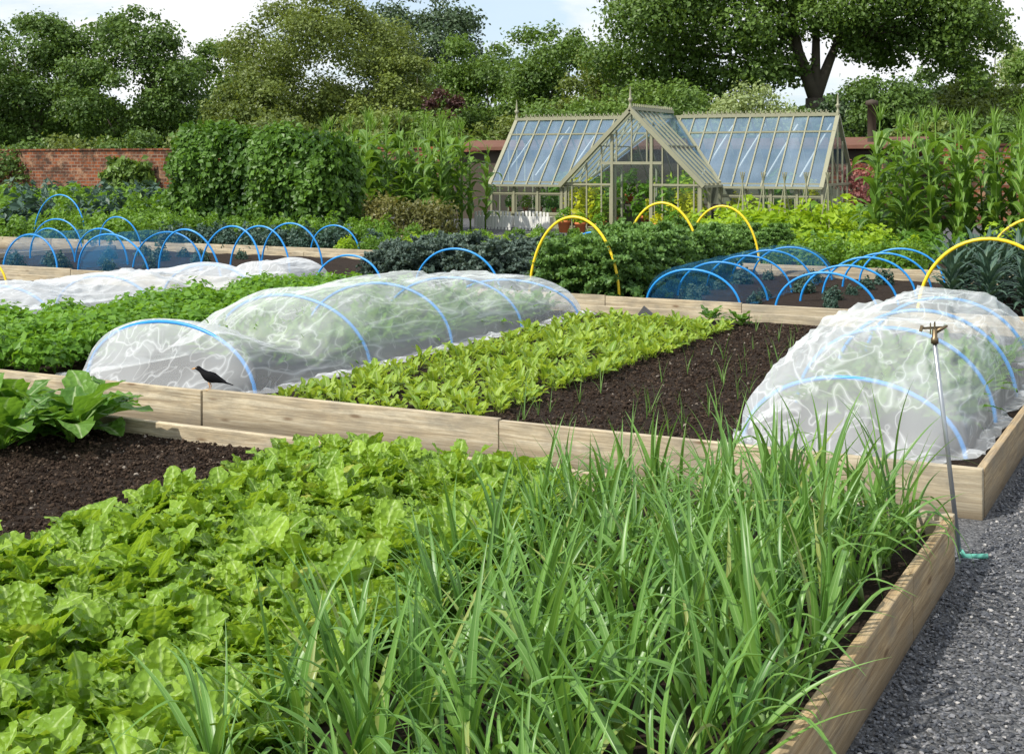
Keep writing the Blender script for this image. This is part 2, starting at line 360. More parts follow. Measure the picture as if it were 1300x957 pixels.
skb=mixc(nt,.45,sky.outputs[0],(4.6,6.2,8.0))
cm=mixc(nt,cf,skb,cc); nt.links.new(cm,bg.inputs[0]); bg.inputs[1].default_value=.15; nt.links.new(bg.outputs[0],out.inputs[0])

# ------------------------------------------------------------------ ground
g=newobj("ground",rawmesh("ground",[(-900,-600,0),(900,-600,0),(900,1200,0),(-900,1200,0)],[(0,1,2,3)],M_grass)); g["kind"]="structure"
p=newobj("gravel_path",rawmesh("gravel_path",[(-60,-6,.004),(14,-6,.004),(14,45.7,.004),(-60,45.7,.004)],[(0,1,2,3)],M_grav)); p["kind"]="structure"
PHI=(1+5**.5)/2
ICO_V=np.array([(-1,PHI,0),(1,PHI,0),(-1,-PHI,0),(1,-PHI,0),(0,-1,PHI),(0,1,PHI),(0,-1,-PHI),(0,1,-PHI),(PHI,0,-1),(PHI,0,1),(-PHI,0,-1),(-PHI,0,1)])/1.9
ICO_F=np.array([(0,11,5),(0,5,1),(0,1,7),(0,7,10),(0,10,11),(1,5,9),(5,11,4),(11,10,2),(10,7,6),(7,1,8),(3,9,4),(3,4,2),(3,2,6),(3,6,8),(3,8,9),(4,9,5),(2,4,11),(6,2,10),(8,6,7),(9,8,1)])
def stones(name,P,size,mat,flat=.7):
    n=len(P); Vv=ICO_V[None]*(1+.28*R.normal(size=(n,12,1)))*(np.array([1,1,flat])*(.7+.6*R.random((n,1,3))))*size[:,None,None]
    a=R.random(n)*6.28; c,s=np.cos(a),np.sin(a)
    x=Vv[...,0]*c[:,None]-Vv[...,1]*s[:,None]; y=Vv[...,0]*s[:,None]+Vv[...,1]*c[:,None]
    Vv=np.stack([x,y,Vv[...,2]],-1)+P[:,None,:]
    F=(ICO_F[None]+12*np.arange(n)[:,None,None]).reshape(-1,3)
    return newobj(name,rawmesh(name,Vv.reshape(-1,3),F,mat,False,np.repeat(R.random(n),12)))
n=38000; X=-1.12+R.random(n)*2.1; Y=2.6+R.random(n)**1.25*9
P=np.stack([X,Y,np.full(n,.006)+.005*R.random(n)],-1)
o=stones("gravel",P,.004+.007*R.random(n),M_stone); tag(o,"loose dark grey gravel chippings on the path","gravel",kind="stuff")

# ------------------------------------------------------------------ raised beds
def soilmesh(x0,x1,y0,y1,res,z,amp):
    nx=int((x1-x0)/res)+1; ny=int((y1-y0)/res)+1
    xs=np.linspace(x0,x1,nx); ys=np.linspace(y0,y1,ny); V=np.zeros((nx,ny,3))
    for i,x in enumerate(xs):
        for j,y in enumerate(ys):
            q=Vector((x*3.1,y*3.1,0)); V[i,j]=(x,y,z+amp*(noise.noise(q)+.7*noise.noise(q*3.7)+.5*noise.noise(q*9.1)))
    idx=np.arange(nx*ny).reshape(nx,ny)
    F=np.stack([idx[:-1,:-1],idx[1:,:-1],idx[1:,1:],idx[:-1,1:]],-1).reshape(-1,4)
    return rawmesh("soil",V.reshape(-1,3),F,M_soil,True)
TH=.05
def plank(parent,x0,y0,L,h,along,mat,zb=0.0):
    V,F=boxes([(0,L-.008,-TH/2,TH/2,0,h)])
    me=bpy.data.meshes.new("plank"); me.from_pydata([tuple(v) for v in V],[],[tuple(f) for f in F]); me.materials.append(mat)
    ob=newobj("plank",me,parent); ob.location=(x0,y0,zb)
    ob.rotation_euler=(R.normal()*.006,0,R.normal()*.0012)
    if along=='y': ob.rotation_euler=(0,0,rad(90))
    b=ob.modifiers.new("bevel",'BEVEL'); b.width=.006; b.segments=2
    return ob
def bed(x0,x1,y0,y1,h,label,res,amp,seg=2.6,soilz=.2):
    e=empty("raised_bed",(x0,y0,0)); tag(e,label,"raised bed","timber raised vegetable beds")
    W=x1-x0; D=y1-y0
    for yy in (0,D):
        x=0.0
        while x<W-.05:
            L=min(seg*(.7+.5*R.random()),W-x)
            if W-x-L<.5: L=W-x
            plank(e,x,yy+R.normal()*.004,L,h+R.normal()*.008,'x',M_wood); x+=L
    for xx,m in ((0+TH/2,M_wood),(W-TH/2-.004,M_wood_side)):
        y=TH/2+.003
        while y<D-TH/2-.05:
            L=min(seg*(.85+.3*R.random()),D-TH/2-y)
            if D-TH/2-y-L<.5: L=D-TH/2-y
            plank(e,xx,y,L,h-.004,'y',m); y+=L
    newobj("soil",soilmesh(TH/2,W-TH-.004,TH/2,D-TH/2,res,soilz,amp),e)
    for (a,c) in ((W-.10,.07),(W-.10,D-.07)):
        V,F=boxes([(a-.035,a+.035,c-.03,c+.03,0,h-.03)]); newobj("corner_post",rawmesh("corner_post",V,F,M_wood),e)
    return e
bed(-9.6,-1.13,1.2,7.1,.30,"pale timber raised bed of salad leaves and leeks",.035,.014)
bed(-17.5,-1.15,8.24,15.42,.30,"long pale timber raised bed with netted rows",.07,.014)
bed(-21,-1.3,16.45,21.8,.30,"timber raised bed with hoops, kale and bare soil",.14,.02)
bed(-26,-1.5,22.9,27.6,.30,"timber raised bed of mixed leafy crops",.3,.02)

n=22000; X=-7.4+R.random(n)*2.8; Y=4.2+R.random(n)*2.85
P=np.stack([X,Y,np.full(n,.205)+.010*R.random(n)],-1)
o=stones("soil_clods",P,.0025+.012*R.random(n)**3,M_clod,.85); tag(o,"crumbly dark brown soil clods on the bare bed","soil",kind="stuff")
n=18000; X=-4.85+R.random(n)*2.1; Y=8.35+R.random(n)*6.9
P=np.stack([X,Y,np.full(n,.205)+.010*R.random(n)],-1)
o=stones("soil_clods",P,.003+.012*R.random(n)**3,M_clod,.85); tag(o,"crumbly dark soil clods between onion rows","soil",kind="stuff")

# ------------------------------------------------------------------ crops
def variants(fn,k): return [fn(i) for i in range(k)]
def leek(i):
    P=[]; az0=R.random()*6.28
    for j in range(9):
        az=az0+(j%2)*math.pi+R.normal()*.6; inner=j/8
        kk=(.4+.4*R.random(),rad(20+80*R.random())) if R.random()<.33 else None
        P.append(leaf(.42+.26*R.random(),.023+.018*R.random()*(1-.3*inner),az,rad(52+33*inner*R.random()**.3+5*R.random()),.10+1.35*R.random()**1.35,(0,0,.02+.014*j),nl=14,na=1,fold=.3+.4*R.random(),p=1.9,side=R.normal()*.16,kink=kk,tint=min(1,R.random()**.9)))
    V,F=tube([(0,0,-.03),(0,0,.06),(0,0,.14)],[.015,.015,.011]); P.append((V,F,np.full(len(V),.9),np.full(len(V),.02)))
    return leafobjmesh("leek",P,L_leek)
LK=variants(leek,12); pts=[]
for x in np.arange(-3.2,-1.2,.186):
    y=1.6
    while y<6.98:
        xx=x+R.normal()*.045; yy=y+R.normal()*.05; xx=min(xx,-1.24)
        xb=-3.2+(7-yy)*.125
        thin=.45 if (xx<xb+.35) else 0
        if xx>xb and R.random()>thin and depth(xx,yy)>2.95 and inview(xx,yy,.10): pts.append((xx,yy))
        y+=.174
R.shuffle(pts); pts=pts[:299]
for (xx,yy) in pts:
    near=.82 if depth(xx,yy)<3.8 else 1.0
    inst("leek",LK[R.integers(12)],(xx,yy,.2),R.random()*6.28,(.72+.34*R.random())*(.82+.28*min(1,max(0,(xx+3.0)/1.3)))*near,"leek with long arching green strap leaves","leek","leeks growing in a raised bed",(R.normal()*.13,R.normal()*.13+(.20 if xx>-1.45 else 0)))
print("leeks",len(pts))
def beet(i):
    P=[]
    for j in range(24):
        f=j/23
        P.append(leaf((.10+.10*R.random()),.070+.042*R.random(),j*2.4+R.normal()*.3,rad(10+62*f+14*R.random()),.4+1.0*R.random(),(R.normal()*.02,R.normal()*.02,.02+.03*f),nl=12,na=3,shape='round',fold=.0+.4*R.random(),ruf=.009+.008*R.random(),rf=24+14*R.random(),side=R.normal()*.15,pt=.28,tint=(1.0 if R.random()<.008 else min(.94,.0+.5*f+.42*R.random()))))  # low outer leaves tinted darker, painting shade into the gaps between leaves
    return leafobjmesh("salad_beet",P,L_beet)
BT=variants(beet,9); pts=[]
x=-4.82
while x<-2.5:
    y=2.2
    while y<6.95:
        xx=x+R.normal()*.035; yy=y+R.normal()*.035; xb=-3.05+(7-yy)*.125
        if xx<xb and depth(xx,yy)>2.9 and inview(xx,yy,.1): pts.append((xx,yy))
        y+=.165
    x+=.17
R.shuffle(pts); pts=pts[:299]
for (xx,yy) in pts:
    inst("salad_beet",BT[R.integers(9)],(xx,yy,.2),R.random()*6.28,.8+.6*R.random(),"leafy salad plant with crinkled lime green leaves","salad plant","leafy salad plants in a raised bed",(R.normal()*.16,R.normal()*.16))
print("beet",len(pts))
def chard(i):
    P=[]
    for j in range(17):
        P.append(leaf(.32+.2*R.random(),.15+.08*R.random(),j*2.4+R.normal()*.3,rad(25+50*R.random()),.6+.8*R.random(),(0,0,.02),nl=12,na=3,shape='ov',fold=.2,ruf=.024,rf=20,pt=.32,side=R.normal()*.15))
    return leafobjmesh("chard",P,L_chard)
CH=variants(chard,3)
for (a,b_) in [(-6.75,6.6),(-7.15,6.75),(-7.5,6.4),(-7.0,6.25),(-7.9,6.8),(-8.1,6.3),(-6.9,6.9),(-7.6,6.85)]:
    inst("chard_plant",CH[R.integers(3)],(a,b_,.2),R.random()*6.28,.9+.3*R.random(),"large green chard plant with glossy leaves in bed corner","chard","chard plants beside bare soil")
def lett(i):
    P=[]
    for j in range(14):
        P.append(leaf(.10+.10*R.random(),.036+.024*R.random(),j*2.4+R.normal()*.4,rad(40+48*R.random()),.3+.9*R.random(),(R.normal()*.025,R.normal()*.025,.01),nl=7,na=2,shape='round',fold=.3,ruf=.007,rf=18,pt=.4,side=R.normal()*.15))
    return leafobjmesh("young_chard",P,L_let)
LT=variants(lett,7)
for k in range(8):
    y=8.5+.1*R.random()
    while y<14.6:
        inst("young_chard",LT[R.integers(7)],(-6.42+k*.235+R.normal()*.035,y,.2),R.random()*6.28,.65+.6*R.random(),"young pale green leaf vegetable in a sown row","leaf vegetable","rows of young pale green leaf vegetables",(R.normal()*.1,R.normal()*.1)); y+=.165+.03*R.random()
def onion(i):
    P=[leaf(.14+.13*R.random(),.007,R.random()*6.28,rad(65+22*R.random()),.2+.9*R.random(),nl=6,na=1,fold=.6) for j in range(3)]
    return leafobjmesh("onion",P,L_onion)
ON=variants(onion,5)
for k in range(5):
    y=8.5
    while y<14.8:
        if R.random()<(.42+.09*k if y<11.5 else .38): inst("onion_seedling",ON[R.integers(5)],(-4.4+k*.36+R.normal()*.05,y,.2),R.random()*6.28,.6+.9*R.random(),"thin upright onion seedling in dark soil","onion seedling","rows of onion seedlings")
        y+=.16+.16*R.random()
for (a,b_) in [(-4.75,14.9),(-5.2,15.1)]:
    inst("chard_plant",CH[0],(a,b_,.2),R.random()*6,.5,"young broad leaved plant at the row end","leaf vegetable")
def celery(i):
    n=190; d=unit(n); d[:,2]=np.abs(d[:,2]); rr=.5+.5*R.random(n)**.5
    P=d*rr[:,None]*np.array([.20,.20,.2]); P[:,2]+=.15+.04*R.normal(size=n)
    parts=[cloud(P,d+np.array([0,0,.8]),.068,.85,.6,np.clip(.1+.5*R.random(n)+.4*d[:,2]*rr,0,1))]
    for j in range(14): parts.append(leaf(.3,.012,R.random()*6.28,rad(60+25*R.random()),.3,nl=3,na=1))
    return leafobjmesh("celery",parts,L_cel,False)
CE=variants(celery,4); c=0
for k in range(8):
    y=8.45
    while y<15.2:
        xx=-11.1+k*.28+R.normal()*.03
        if inview(xx,y,.05): inst("celery_plant",CE[R.integers(4)],(xx,y+R.normal()*.03,.2),R.random()*6.28,.72+.5*R.random(),"bushy bright green celery plant","celery","rows of celery plants"); c+=1
        y+=.30
print("celery",c)
def kale(i,mat,hh=.75,n=26,sz=.06):
    P=[]
    V,F=tube([(0,0,0),(0,0,hh*.6),(0,0,hh*.8)],[.02,.018,.01]); P.append((V,F,np.full(len(V),.5),np.full(len(V),.3)))
    for j in range(n):
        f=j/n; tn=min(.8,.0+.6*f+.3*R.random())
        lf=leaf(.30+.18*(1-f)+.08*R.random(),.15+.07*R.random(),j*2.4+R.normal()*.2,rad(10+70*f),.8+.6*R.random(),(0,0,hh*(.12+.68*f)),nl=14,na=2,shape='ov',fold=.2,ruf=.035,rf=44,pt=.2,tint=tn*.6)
        P.append(lf)
        ed=lf[0][(lf[3]>.4)]; ed=np.vstack([ed]*2)+R.normal(size=(len(ed)*2,3))*.012
        nn=unit(len(ed)); P.append(cloud(ed,nn+np.array([0,0,.4]),sz,.8,.8,np.clip(tn+.5*(R.random(len(ed))-.35),0,1)))
    return leafobjmesh("kale",P,mat,False)
KA=[kale(i,L_kale) for i in range(4)]; PU=[kale(i,L_purp,.45,20) for i in range(2)]
for k in range(3):
    y=16.9
    while y<21.6:
        inst("curly_kale_plant",KA[R.integers(4)],(-8.15+k*.5+R.normal()*.06,y,.2),R.random()*6.28,.78+.38*R.random(),"tall curly green kale plant with ruffled leaves","kale","curly kale plants under yellow hoops",(R.normal()*.08,R.normal()*.08)); y+=.5
for k in range(3):
    y=23.4
    while y<27:
        inst("curly_kale_plant",KA[R.integers(4)],(-8.6+k*.55+R.normal()*.04,y,.2),R.random()*6.28,.6+.25*R.random(),"tall curly green kale plant with ruffled leaves","kale","curly kale plants under yellow hoops"); y+=.6
for k in range(6):
    for j in range(8):
        inst("purple_kale_plant",PU[R.integers(2)],(-12.2+k*.56+R.normal()*.1,18.3+j*.45+R.normal()*.08,.2),R.random()*6.28,.65+.45*R.random(),"dusky blue green brassica plant","brassica","blue green brassica plants",(R.normal()*.15,R.normal()*.15))
def cavolo(i):
    P=[]
    for j in range(30):
        f=j/30
        P.append(leaf(.42+.12*R.random(),.07+.03*R.random(),j*2.4+R.normal()*.2,rad(25+60*f),.9+.8*R.random(),(0,0,.1+.5*f),nl=12,na=2,shape='lance',fold=-.2,ruf=.01,rf=40))
    return leafobjmesh("black_kale",P,L_cav)
CV=variants(cavolo,3)
for a in np.arange(-2.85,-1.2,.45):
    for b_ in np.arange(17.3,21.5,.5):
        inst("black_kale_plant",CV[R.integers(3)],(a+R.normal()*.05,b_+R.normal()*.05,.2),R.random()*6.28,.8+.25*R.random(),"dark blue green black kale with long leaves","kale","black kale plants in the bed")
def corn(i):
    P=[]; H=2.3
    V,F=tube([(0,0,0),(0,0,H*.5),(.02,0,H)],[.028,.022,.010],6); P.append((V,F,np.full(len(V),.8),np.full(len(V),.5)))
    for j in range(12):
        f=j/12
        P.append(leaf(.70+.28*R.random(),.15+.05*R.random(),(j%2)*math.pi+R.normal()*.35,rad(56+14*R.random()),1.6+1.2*R.random(),(0,0,.3+1.7*f),nl=10,na=1,fold=.3,p=1.25,side=R.normal()*.08,ruf=.015,rf=16,shape='lance',tint=min(1,.0+.6*f+.35*R.random())))
    for j in range(13): P.append(leaf(.34+.08*R.random(),.024,R.random()*6.28,rad(58+30*R.random()),.5,(0.02,0,H-.05),nl=4,na=1,tint=1.0))
    return leafobjmesh("sweetcorn",P,L_corn)
CO=variants(corn,6)
for (x0,x1,y0,y1,s0,st) in ((-23.6,-18.9,32.9,35.9,1.32,.60),(-6.5,-1.2,29.6,33.2,1.2,.64)):
    a=x0
    while a<x1:
        b_=y0
        while b_<y1:
            inst("sweetcorn_plant",CO[R.integers(6)],(a+R.normal()*.11,b_+R.normal()*.11,0),R.random()*6.28,s0*(.76+.34*R.random()),"tall sweetcorn plant with arching leaves and tassel","sweetcorn","sweetcorn plants by the glasshouse",(R.normal()*.04,R.normal()*.04))
            b_+=st
        a+=st
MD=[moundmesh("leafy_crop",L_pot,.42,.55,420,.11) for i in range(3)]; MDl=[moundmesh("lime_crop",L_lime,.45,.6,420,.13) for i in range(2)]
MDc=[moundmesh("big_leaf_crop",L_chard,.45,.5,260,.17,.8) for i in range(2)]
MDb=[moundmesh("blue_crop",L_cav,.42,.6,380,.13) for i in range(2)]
def mounds(x0,x1,y0,y1,step,ms,nm,label,cat,grp,s=(1,.3),z=0.2):
    a=x0
    while a<=x1:
        b_=y0
        while b_<=y1:
            if inview(a,b_,.03):
                inst(nm,ms[R.integers(len(ms))],(a+R.normal()*.1,b_+R.normal()*.1,z),R.random()*6.28,s[0]+s[1]*R.random(),label,cat,grp)
            b_+=step
        a+=step
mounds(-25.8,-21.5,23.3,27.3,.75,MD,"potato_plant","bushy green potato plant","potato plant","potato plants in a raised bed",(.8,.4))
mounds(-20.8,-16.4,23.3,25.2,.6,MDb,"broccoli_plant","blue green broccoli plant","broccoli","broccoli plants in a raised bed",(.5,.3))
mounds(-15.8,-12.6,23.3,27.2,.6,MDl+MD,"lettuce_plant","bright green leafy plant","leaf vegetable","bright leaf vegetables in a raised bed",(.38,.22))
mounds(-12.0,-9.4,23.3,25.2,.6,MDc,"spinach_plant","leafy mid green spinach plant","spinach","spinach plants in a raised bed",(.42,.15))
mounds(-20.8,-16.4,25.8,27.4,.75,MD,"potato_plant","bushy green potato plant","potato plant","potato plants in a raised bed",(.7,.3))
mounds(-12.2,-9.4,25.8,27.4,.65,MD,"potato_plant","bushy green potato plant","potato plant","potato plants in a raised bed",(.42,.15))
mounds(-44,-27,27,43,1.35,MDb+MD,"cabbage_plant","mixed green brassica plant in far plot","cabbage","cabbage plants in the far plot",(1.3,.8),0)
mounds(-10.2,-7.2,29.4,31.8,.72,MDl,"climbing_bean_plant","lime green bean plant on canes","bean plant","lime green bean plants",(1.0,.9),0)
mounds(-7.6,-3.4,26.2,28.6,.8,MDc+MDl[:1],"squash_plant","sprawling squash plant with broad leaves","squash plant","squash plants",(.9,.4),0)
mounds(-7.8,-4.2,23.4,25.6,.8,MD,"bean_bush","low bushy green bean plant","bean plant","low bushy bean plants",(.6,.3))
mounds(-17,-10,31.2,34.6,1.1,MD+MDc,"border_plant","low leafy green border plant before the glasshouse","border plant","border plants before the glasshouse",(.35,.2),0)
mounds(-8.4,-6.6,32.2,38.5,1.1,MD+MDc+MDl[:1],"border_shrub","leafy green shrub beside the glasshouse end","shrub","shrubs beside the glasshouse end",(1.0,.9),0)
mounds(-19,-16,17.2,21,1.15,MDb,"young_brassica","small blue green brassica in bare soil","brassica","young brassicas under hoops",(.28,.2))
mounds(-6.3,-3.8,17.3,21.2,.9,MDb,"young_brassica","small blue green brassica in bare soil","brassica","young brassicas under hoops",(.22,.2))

for k in range(5):
    e=empty("cane_wigwam",(-9.6+k*.5,30.2,0)); tag(e,"bamboo cane wigwam for climbing beans","bean canes","bamboo cane wigwams")
    for j in range(4):
        a=j*1.57+.4; V,F=tube([(.3*math.cos(a),.3*math.sin(a),0),(-.05*math.cos(a),-.05*math.sin(a),1.85)],.013,6); newobj("cane",rawmesh("cane",V,F,M_frame),e)

def hedge(name,x0,x1,y0,y1,hl,hr,n,size,mat,label,cat,amp=.5,rd=1.0):
    hh=lambda x:hl+(hr-hl)*(x-x0)/(x1-x0)
    X=x0+(x1-x0)*R.random(n); Y=y0+(y1-y0)*R.random(n); Z=R.random(n)*hh(X); Nn=np.zeros((n,3))
    f=R.random(n)
    m=f<.55; Y[m]=y0; Nn[m]=(0,-1,.4)
    m=(f>=.55)&(f<.74); Z[m]=hh(X[m]); Nn[m]=(0,0,1)
    m=(f>=.74)&(f<.88); X[m]=x1; Nn[m]=(1,0,.4)
    m=f>=.88; X[m]=x0; Nn[m]=(-1,0,.4)
    g_=np.clip(Z/hh(X),0,1)**5*rd; H=min(hl,hr)
    X+= -np.sign(X-(x0+x1)/2)*g_*H*.10*(np.abs(X-(x0+x1)/2)/((x1-x0)/2))**6; Y+= -np.sign(Y-(y0+y1)/2)*g_*H*.11*(np.abs(Y-(y0+y1)/2)/((y1-y0)/2))**3
    bmp=np.array([noise.noise(Vector((a*.9,b*.9,c*.9)))+.6*noise.noise(Vector((a*2.8,b*2.8,c*2.8))) for a,b,c in zip(X,Y,Z)])
    P=np.stack([X,Y,Z],-1)+Nn*(bmp[:,None]*amp)+R.normal(size=(n,3))*.10
    tint=np.clip(.4+bmp*.9+.4*(R.random(n)-.4),0,1)
    parts=[cloud(P,Nn,size,.8,.6,tint)]
    V,F=boxes([(x0+.5,x1-.5,y0+.45,y1-.45,0,min(hl,hr)-.6)]); parts.append((V,F,np.zeros(8),np.full(8,.5)))
    o=newobj(name,leafobjmesh(name,parts,mat,False)); tag(o,label,cat); return o
hedge("runner_bean_hedge",-26.0,-20.7,29.2,30.8,2.95,2.55,22000,.16,L_bean,"tall dense green runner bean row with uneven top","hedge",.46,1.0)
hedge("low_hedge",-20.0,-17.6,30.0,30.9,.95,.85,3500,.10,L_olive,"low olive brown clipped hedge","hedge",.2)

# ------------------------------------------------------------------ hoops
def hoop(xc,hw,y,top,mat,col,z0=.12,r=.016,lean=0):
    pts=[]
    for k in range(29):
        a=math.pi*k/28; pts.append((-hw*math.cos(a)*(1),lean*math.sin(a),z0+(top-z0)*math.sin(a)**.9 if 0<k<28 else z0))
    V,F=tube(pts,r,8); o=newobj("crop_hoop",rawmesh("crop_hoop",V,F,mat,True)); o.location=(xc,y,0)
    tag(o,f"{col} plastic pipe hoop arched over the crop",f"hoop",f"{col} plastic hoops over the beds"); return o
B=(M_blue,"blue"); Yl=(M_yellow,"yellow")
for y,t in ((8.75,.74),(10.45,.82),(11.95,.80),(13.55,.74),(15.1,.6)): hoop(-7.82,.93,y,t,*B,lean=R.normal()*.04)
for y,t in ((8.95,.66),(10.3,.84),(11.5,.86),(12.6,.86)): hoop(-2.1,.74,y,t,*B,lean=R.normal()*.04)
for y in (9.4,11.0,12.6,14.6): hoop(-12.3,.85,y,.66,*B)
for xc,ys in ((-6.0,(16.75,17.95,19.15,20.35,21.5)),(-4.25,(16.8,18.0,19.2,20.4,21.5))):
    for y in ys: hoop(xc,.66,y,.72+R.normal()*.02,*B,lean=R.normal()*.06)
for (xc,hw,y,t) in [(-18.25,.66,16.9,.82),(-16.3,.8,16.9,.88),(-16.3,.8,18.2,.85),(-14.65,.65,16.9,1.0),(-14.65,.65,17.9,1.0),(-14.65,.65,18.7,.97),(-11.5,.62,16.8,.68),(-9.6,.72,16.8,.84),(-9.2,.6,20.8,.9),
    (-14.7,.68,19.7,.98),(-18.25,.66,18.6,.85),(-16.2,.62,23.2,.76),(-21.4,.62,22.4,.87),(-22.1,.75,21.2,.85),(-24.3,.85,23.4,1.3),(-19.9,.6,16.9,.8),(-19.9,.6,19,.8)]:
    hoop(xc,hw,y,t,*B,lean=R.normal()*.05)
for y,t in ((16.65,1.34),(20.0,1.44),(23.0,1.30)): hoop(-7.68,.68,y,t,*Yl,r=.02)
for (xc,y,t) in ((-2.3,16.9,1.17),(-2.3,22.4,1.22),(-1.7,24.6,1.2)): hoop(xc,.85,y,t,*Yl,r=.022)
hoop(-17.0,.75,14.6,.68,*Yl,r=.018)

# ------------------------------------------------------------------ nets
def net(xc,hw,y0,y1,hoops,top,mat,label,endw=.5,seedz=0,skirt=.16,zg=.21,ny=210,nv=96,lump=.05,backcap=.4,sagm=.12,pw=.9,cr=.016):
    ys=np.linspace(y0-endw,y1+backcap,ny); vs=np.linspace(-1,1,nv); V=np.zeros((ny,nv,3))
    for i,y in enumerate(ys):
        yc=min(max(y,y0),y1)
        dmin=min(abs(yc-h) for h in hoops); sag=sagm*min(dmin/.8,1)**.8
        cap=1.0
        if y<y0: cap=max(0,1-((y0-y)/endw))**1.25
        if y>y1: cap=max(0,1-((y-y1)/backcap)**1.4)
        H=(top(yc)-zg-sag)*cap; wv=hw*(.72+.28*cap)-sag*.35
        for j,v in enumerate(vs):
            if abs(v)<.84:
                a=math.pi*(v/.84*.5+.5); X=-math.copysign(abs(math.cos(a))**(.8 if pw<.8 else 1),math.cos(a))*wv; Z=zg+H*math.sin(a)**pw; k=math.sin(a)
            else:
                e=(abs(v)-.84)/.16; X=(wv+skirt*e*(1+1.1*noise.noise(Vector((y*2.6,v,seedz)))))*(1 if v>0 else -1); Z=zg+.012+.07*max(0,noise.noise(Vector((y*9,v*6,seedz)))); k=0
            fr_=min(dmin/.35,1)
            n1=noise.noise(Vector((X*1.3,y*1.1,seedz)))
            n2=noise.noise(Vector((v*6+y*.8,y*.45,seedz+5))); n3=1-abs(noise.noise(Vector((v*4.5-y*.9,y*.5,seedz+9))))*2.4
            n4=max(0,1-abs(noise.noise(Vector((v*8+y*1.6,y*1.1-v*2,seedz+3))))*5)
            n5=max(0,1-abs(noise.noise(Vector((v*5-y*2.4,y*1.6+v*3,seedz+13))))*6)
            low=max(0,1-k*1.3)
            dz=k*cap*fr_*(lump*n1+.022*n2+.040*max(n3,0)**1.6+cr*n4+cr*.8*n5)+.006*k; dx=(.03*n1+.03*n2+.035*max(n3,0)+cr*1.6*n4+.03*low*n2)*(1 if X>0 else -1)*max(k,.25)*.8*max(fr_,.25)
            V[i,j]=(xc+X+dx,y+.02*n2,max(Z+dz,zg+.012))
    idx=np.arange(ny*nv).reshape(ny,nv); F=np.stack([idx[:-1,:-1],idx[1:,:-1],idx[1:,1:],idx[:-1,1:]],-1).reshape(-1,4)
    o=newobj("crop_net",rawmesh("crop_net",V.reshape(-1,3),F,mat,True)); tag(o,label,"crop netting","insect nets over the crops"); return o
def topL(y):
    if y<9.7: return .76-.19*math.sin((y-8.75)/.95*math.pi/2)**2
    if y<10.5: return .57+.32*((y-9.7)/.8)**.7
    return .89-max(0,y-12.5)*.085
net(-7.82,.95,8.75,15.1,(8.75,10.45,11.95,13.55,15.1),topL,M_net,"white insect mesh tunnel draped over blue hoops and kale",.47,0,lump=.10,backcap=.25,sagm=.08,skirt=.2)
net(-2.1,.75,8.95,12.6,(8.95,10.3,11.5,12.6),lambda y:.68+.24*min(1,max(0,(y-8.95)/1.0))**.8,M_net,"white insect mesh draped over blue hoops at bed corner",.38,31,skirt=.1,lump=.14,backcap=.6,pw=.65,sagm=.07,cr=.022)
net(-12.3,.92,9.4,14.6,(9.4,11,12.6,14.6),lambda y:.70,M_net_far,"white mesh tunnel beyond the celery",.5,57,lump=.10,cr=.02)
net(-13.3,.62,17.0,17.9,(17.0,17.9),lambda y:.52,M_net_far,"small low white mesh cloche over seedlings",.3,77,ny=50)
net(-6.0,.68,16.75,21.5,(16.75,17.95,19.15,20.35,21.5),lambda y:.735,M_netdark,"fine blue mesh over blue hoops",.02,91,lump=.01,skirt=.05,ny=90,backcap=.1,sagm=.03,cr=.004)
net(-18.25,.68,16.9,18.6,(16.9,18.6),lambda y:.835,M_netdark,"fine blue mesh over blue hoops",.02,95,lump=.01,skirt=.05,ny=60,backcap=.1,sagm=.03,cr=.004)
net(-16.3,.82,16.9,18.2,(16.9,18.2),lambda y:.875,M_netdark,"fine blue mesh over blue hoops",.02,99,lump=.01,skirt=.05,ny=60,backcap=.1,sagm=.03,cr=.004)
def feather(i):
    P=[]
    for j in range(46): P.append(leaf(.2+.22*R.random(),.05+.04*R.random(),j*2.4+R.normal()*.3,rad(25+60*R.random()),.5+.8*R.random(),(R.normal()*.06,R.normal()*.06,.03),nl=9,na=1,shape='lance',fold=.2,ruf=.02,rf=34,tint=R.random()))
    return leafobjmesh("netted_crop",P,L_cel)
MF=variants(feather,3)
for x in (-8.35,-7.85,-7.35):
    for y in np.arange(10.1,14.9,.42): inst("netted_kale",MF[R.integers(3)],(x+R.normal()*.04,y,.2),R.random()*6,1.05+.25*R.random(),"green kale plant beneath white mesh","kale","kale plants under the mesh")
for x in (-2.5,-2.1,-1.7):
    for y in np.arange(9.9,12.7,.42): inst("netted_kale",MF[R.integers(3)],(x,y,.2),R.random()*6,1.1+.25*R.random(),"green kale plant beneath white mesh","kale","kale plants under the mesh")

V=np.array([(0,0,0),(.34,0,0),(.12,.01,.17),(0,.03,0),(.34,.03,0),(.12,.035,.17)],float)
me=bpy.data.meshes.new("slate_marker"); me.from_pydata([tuple(v) for v in V],[],[(0,1,2),(5,4,3),(0,3,4,1),(1,4,5,2),(2,5,3,0)]); me.materials.append(M_slate)
o=newobj("slate_marker",me); o.location=(-6.1,14.95,.2); tag(o,"small dark slate row marker in the soil","row marker")

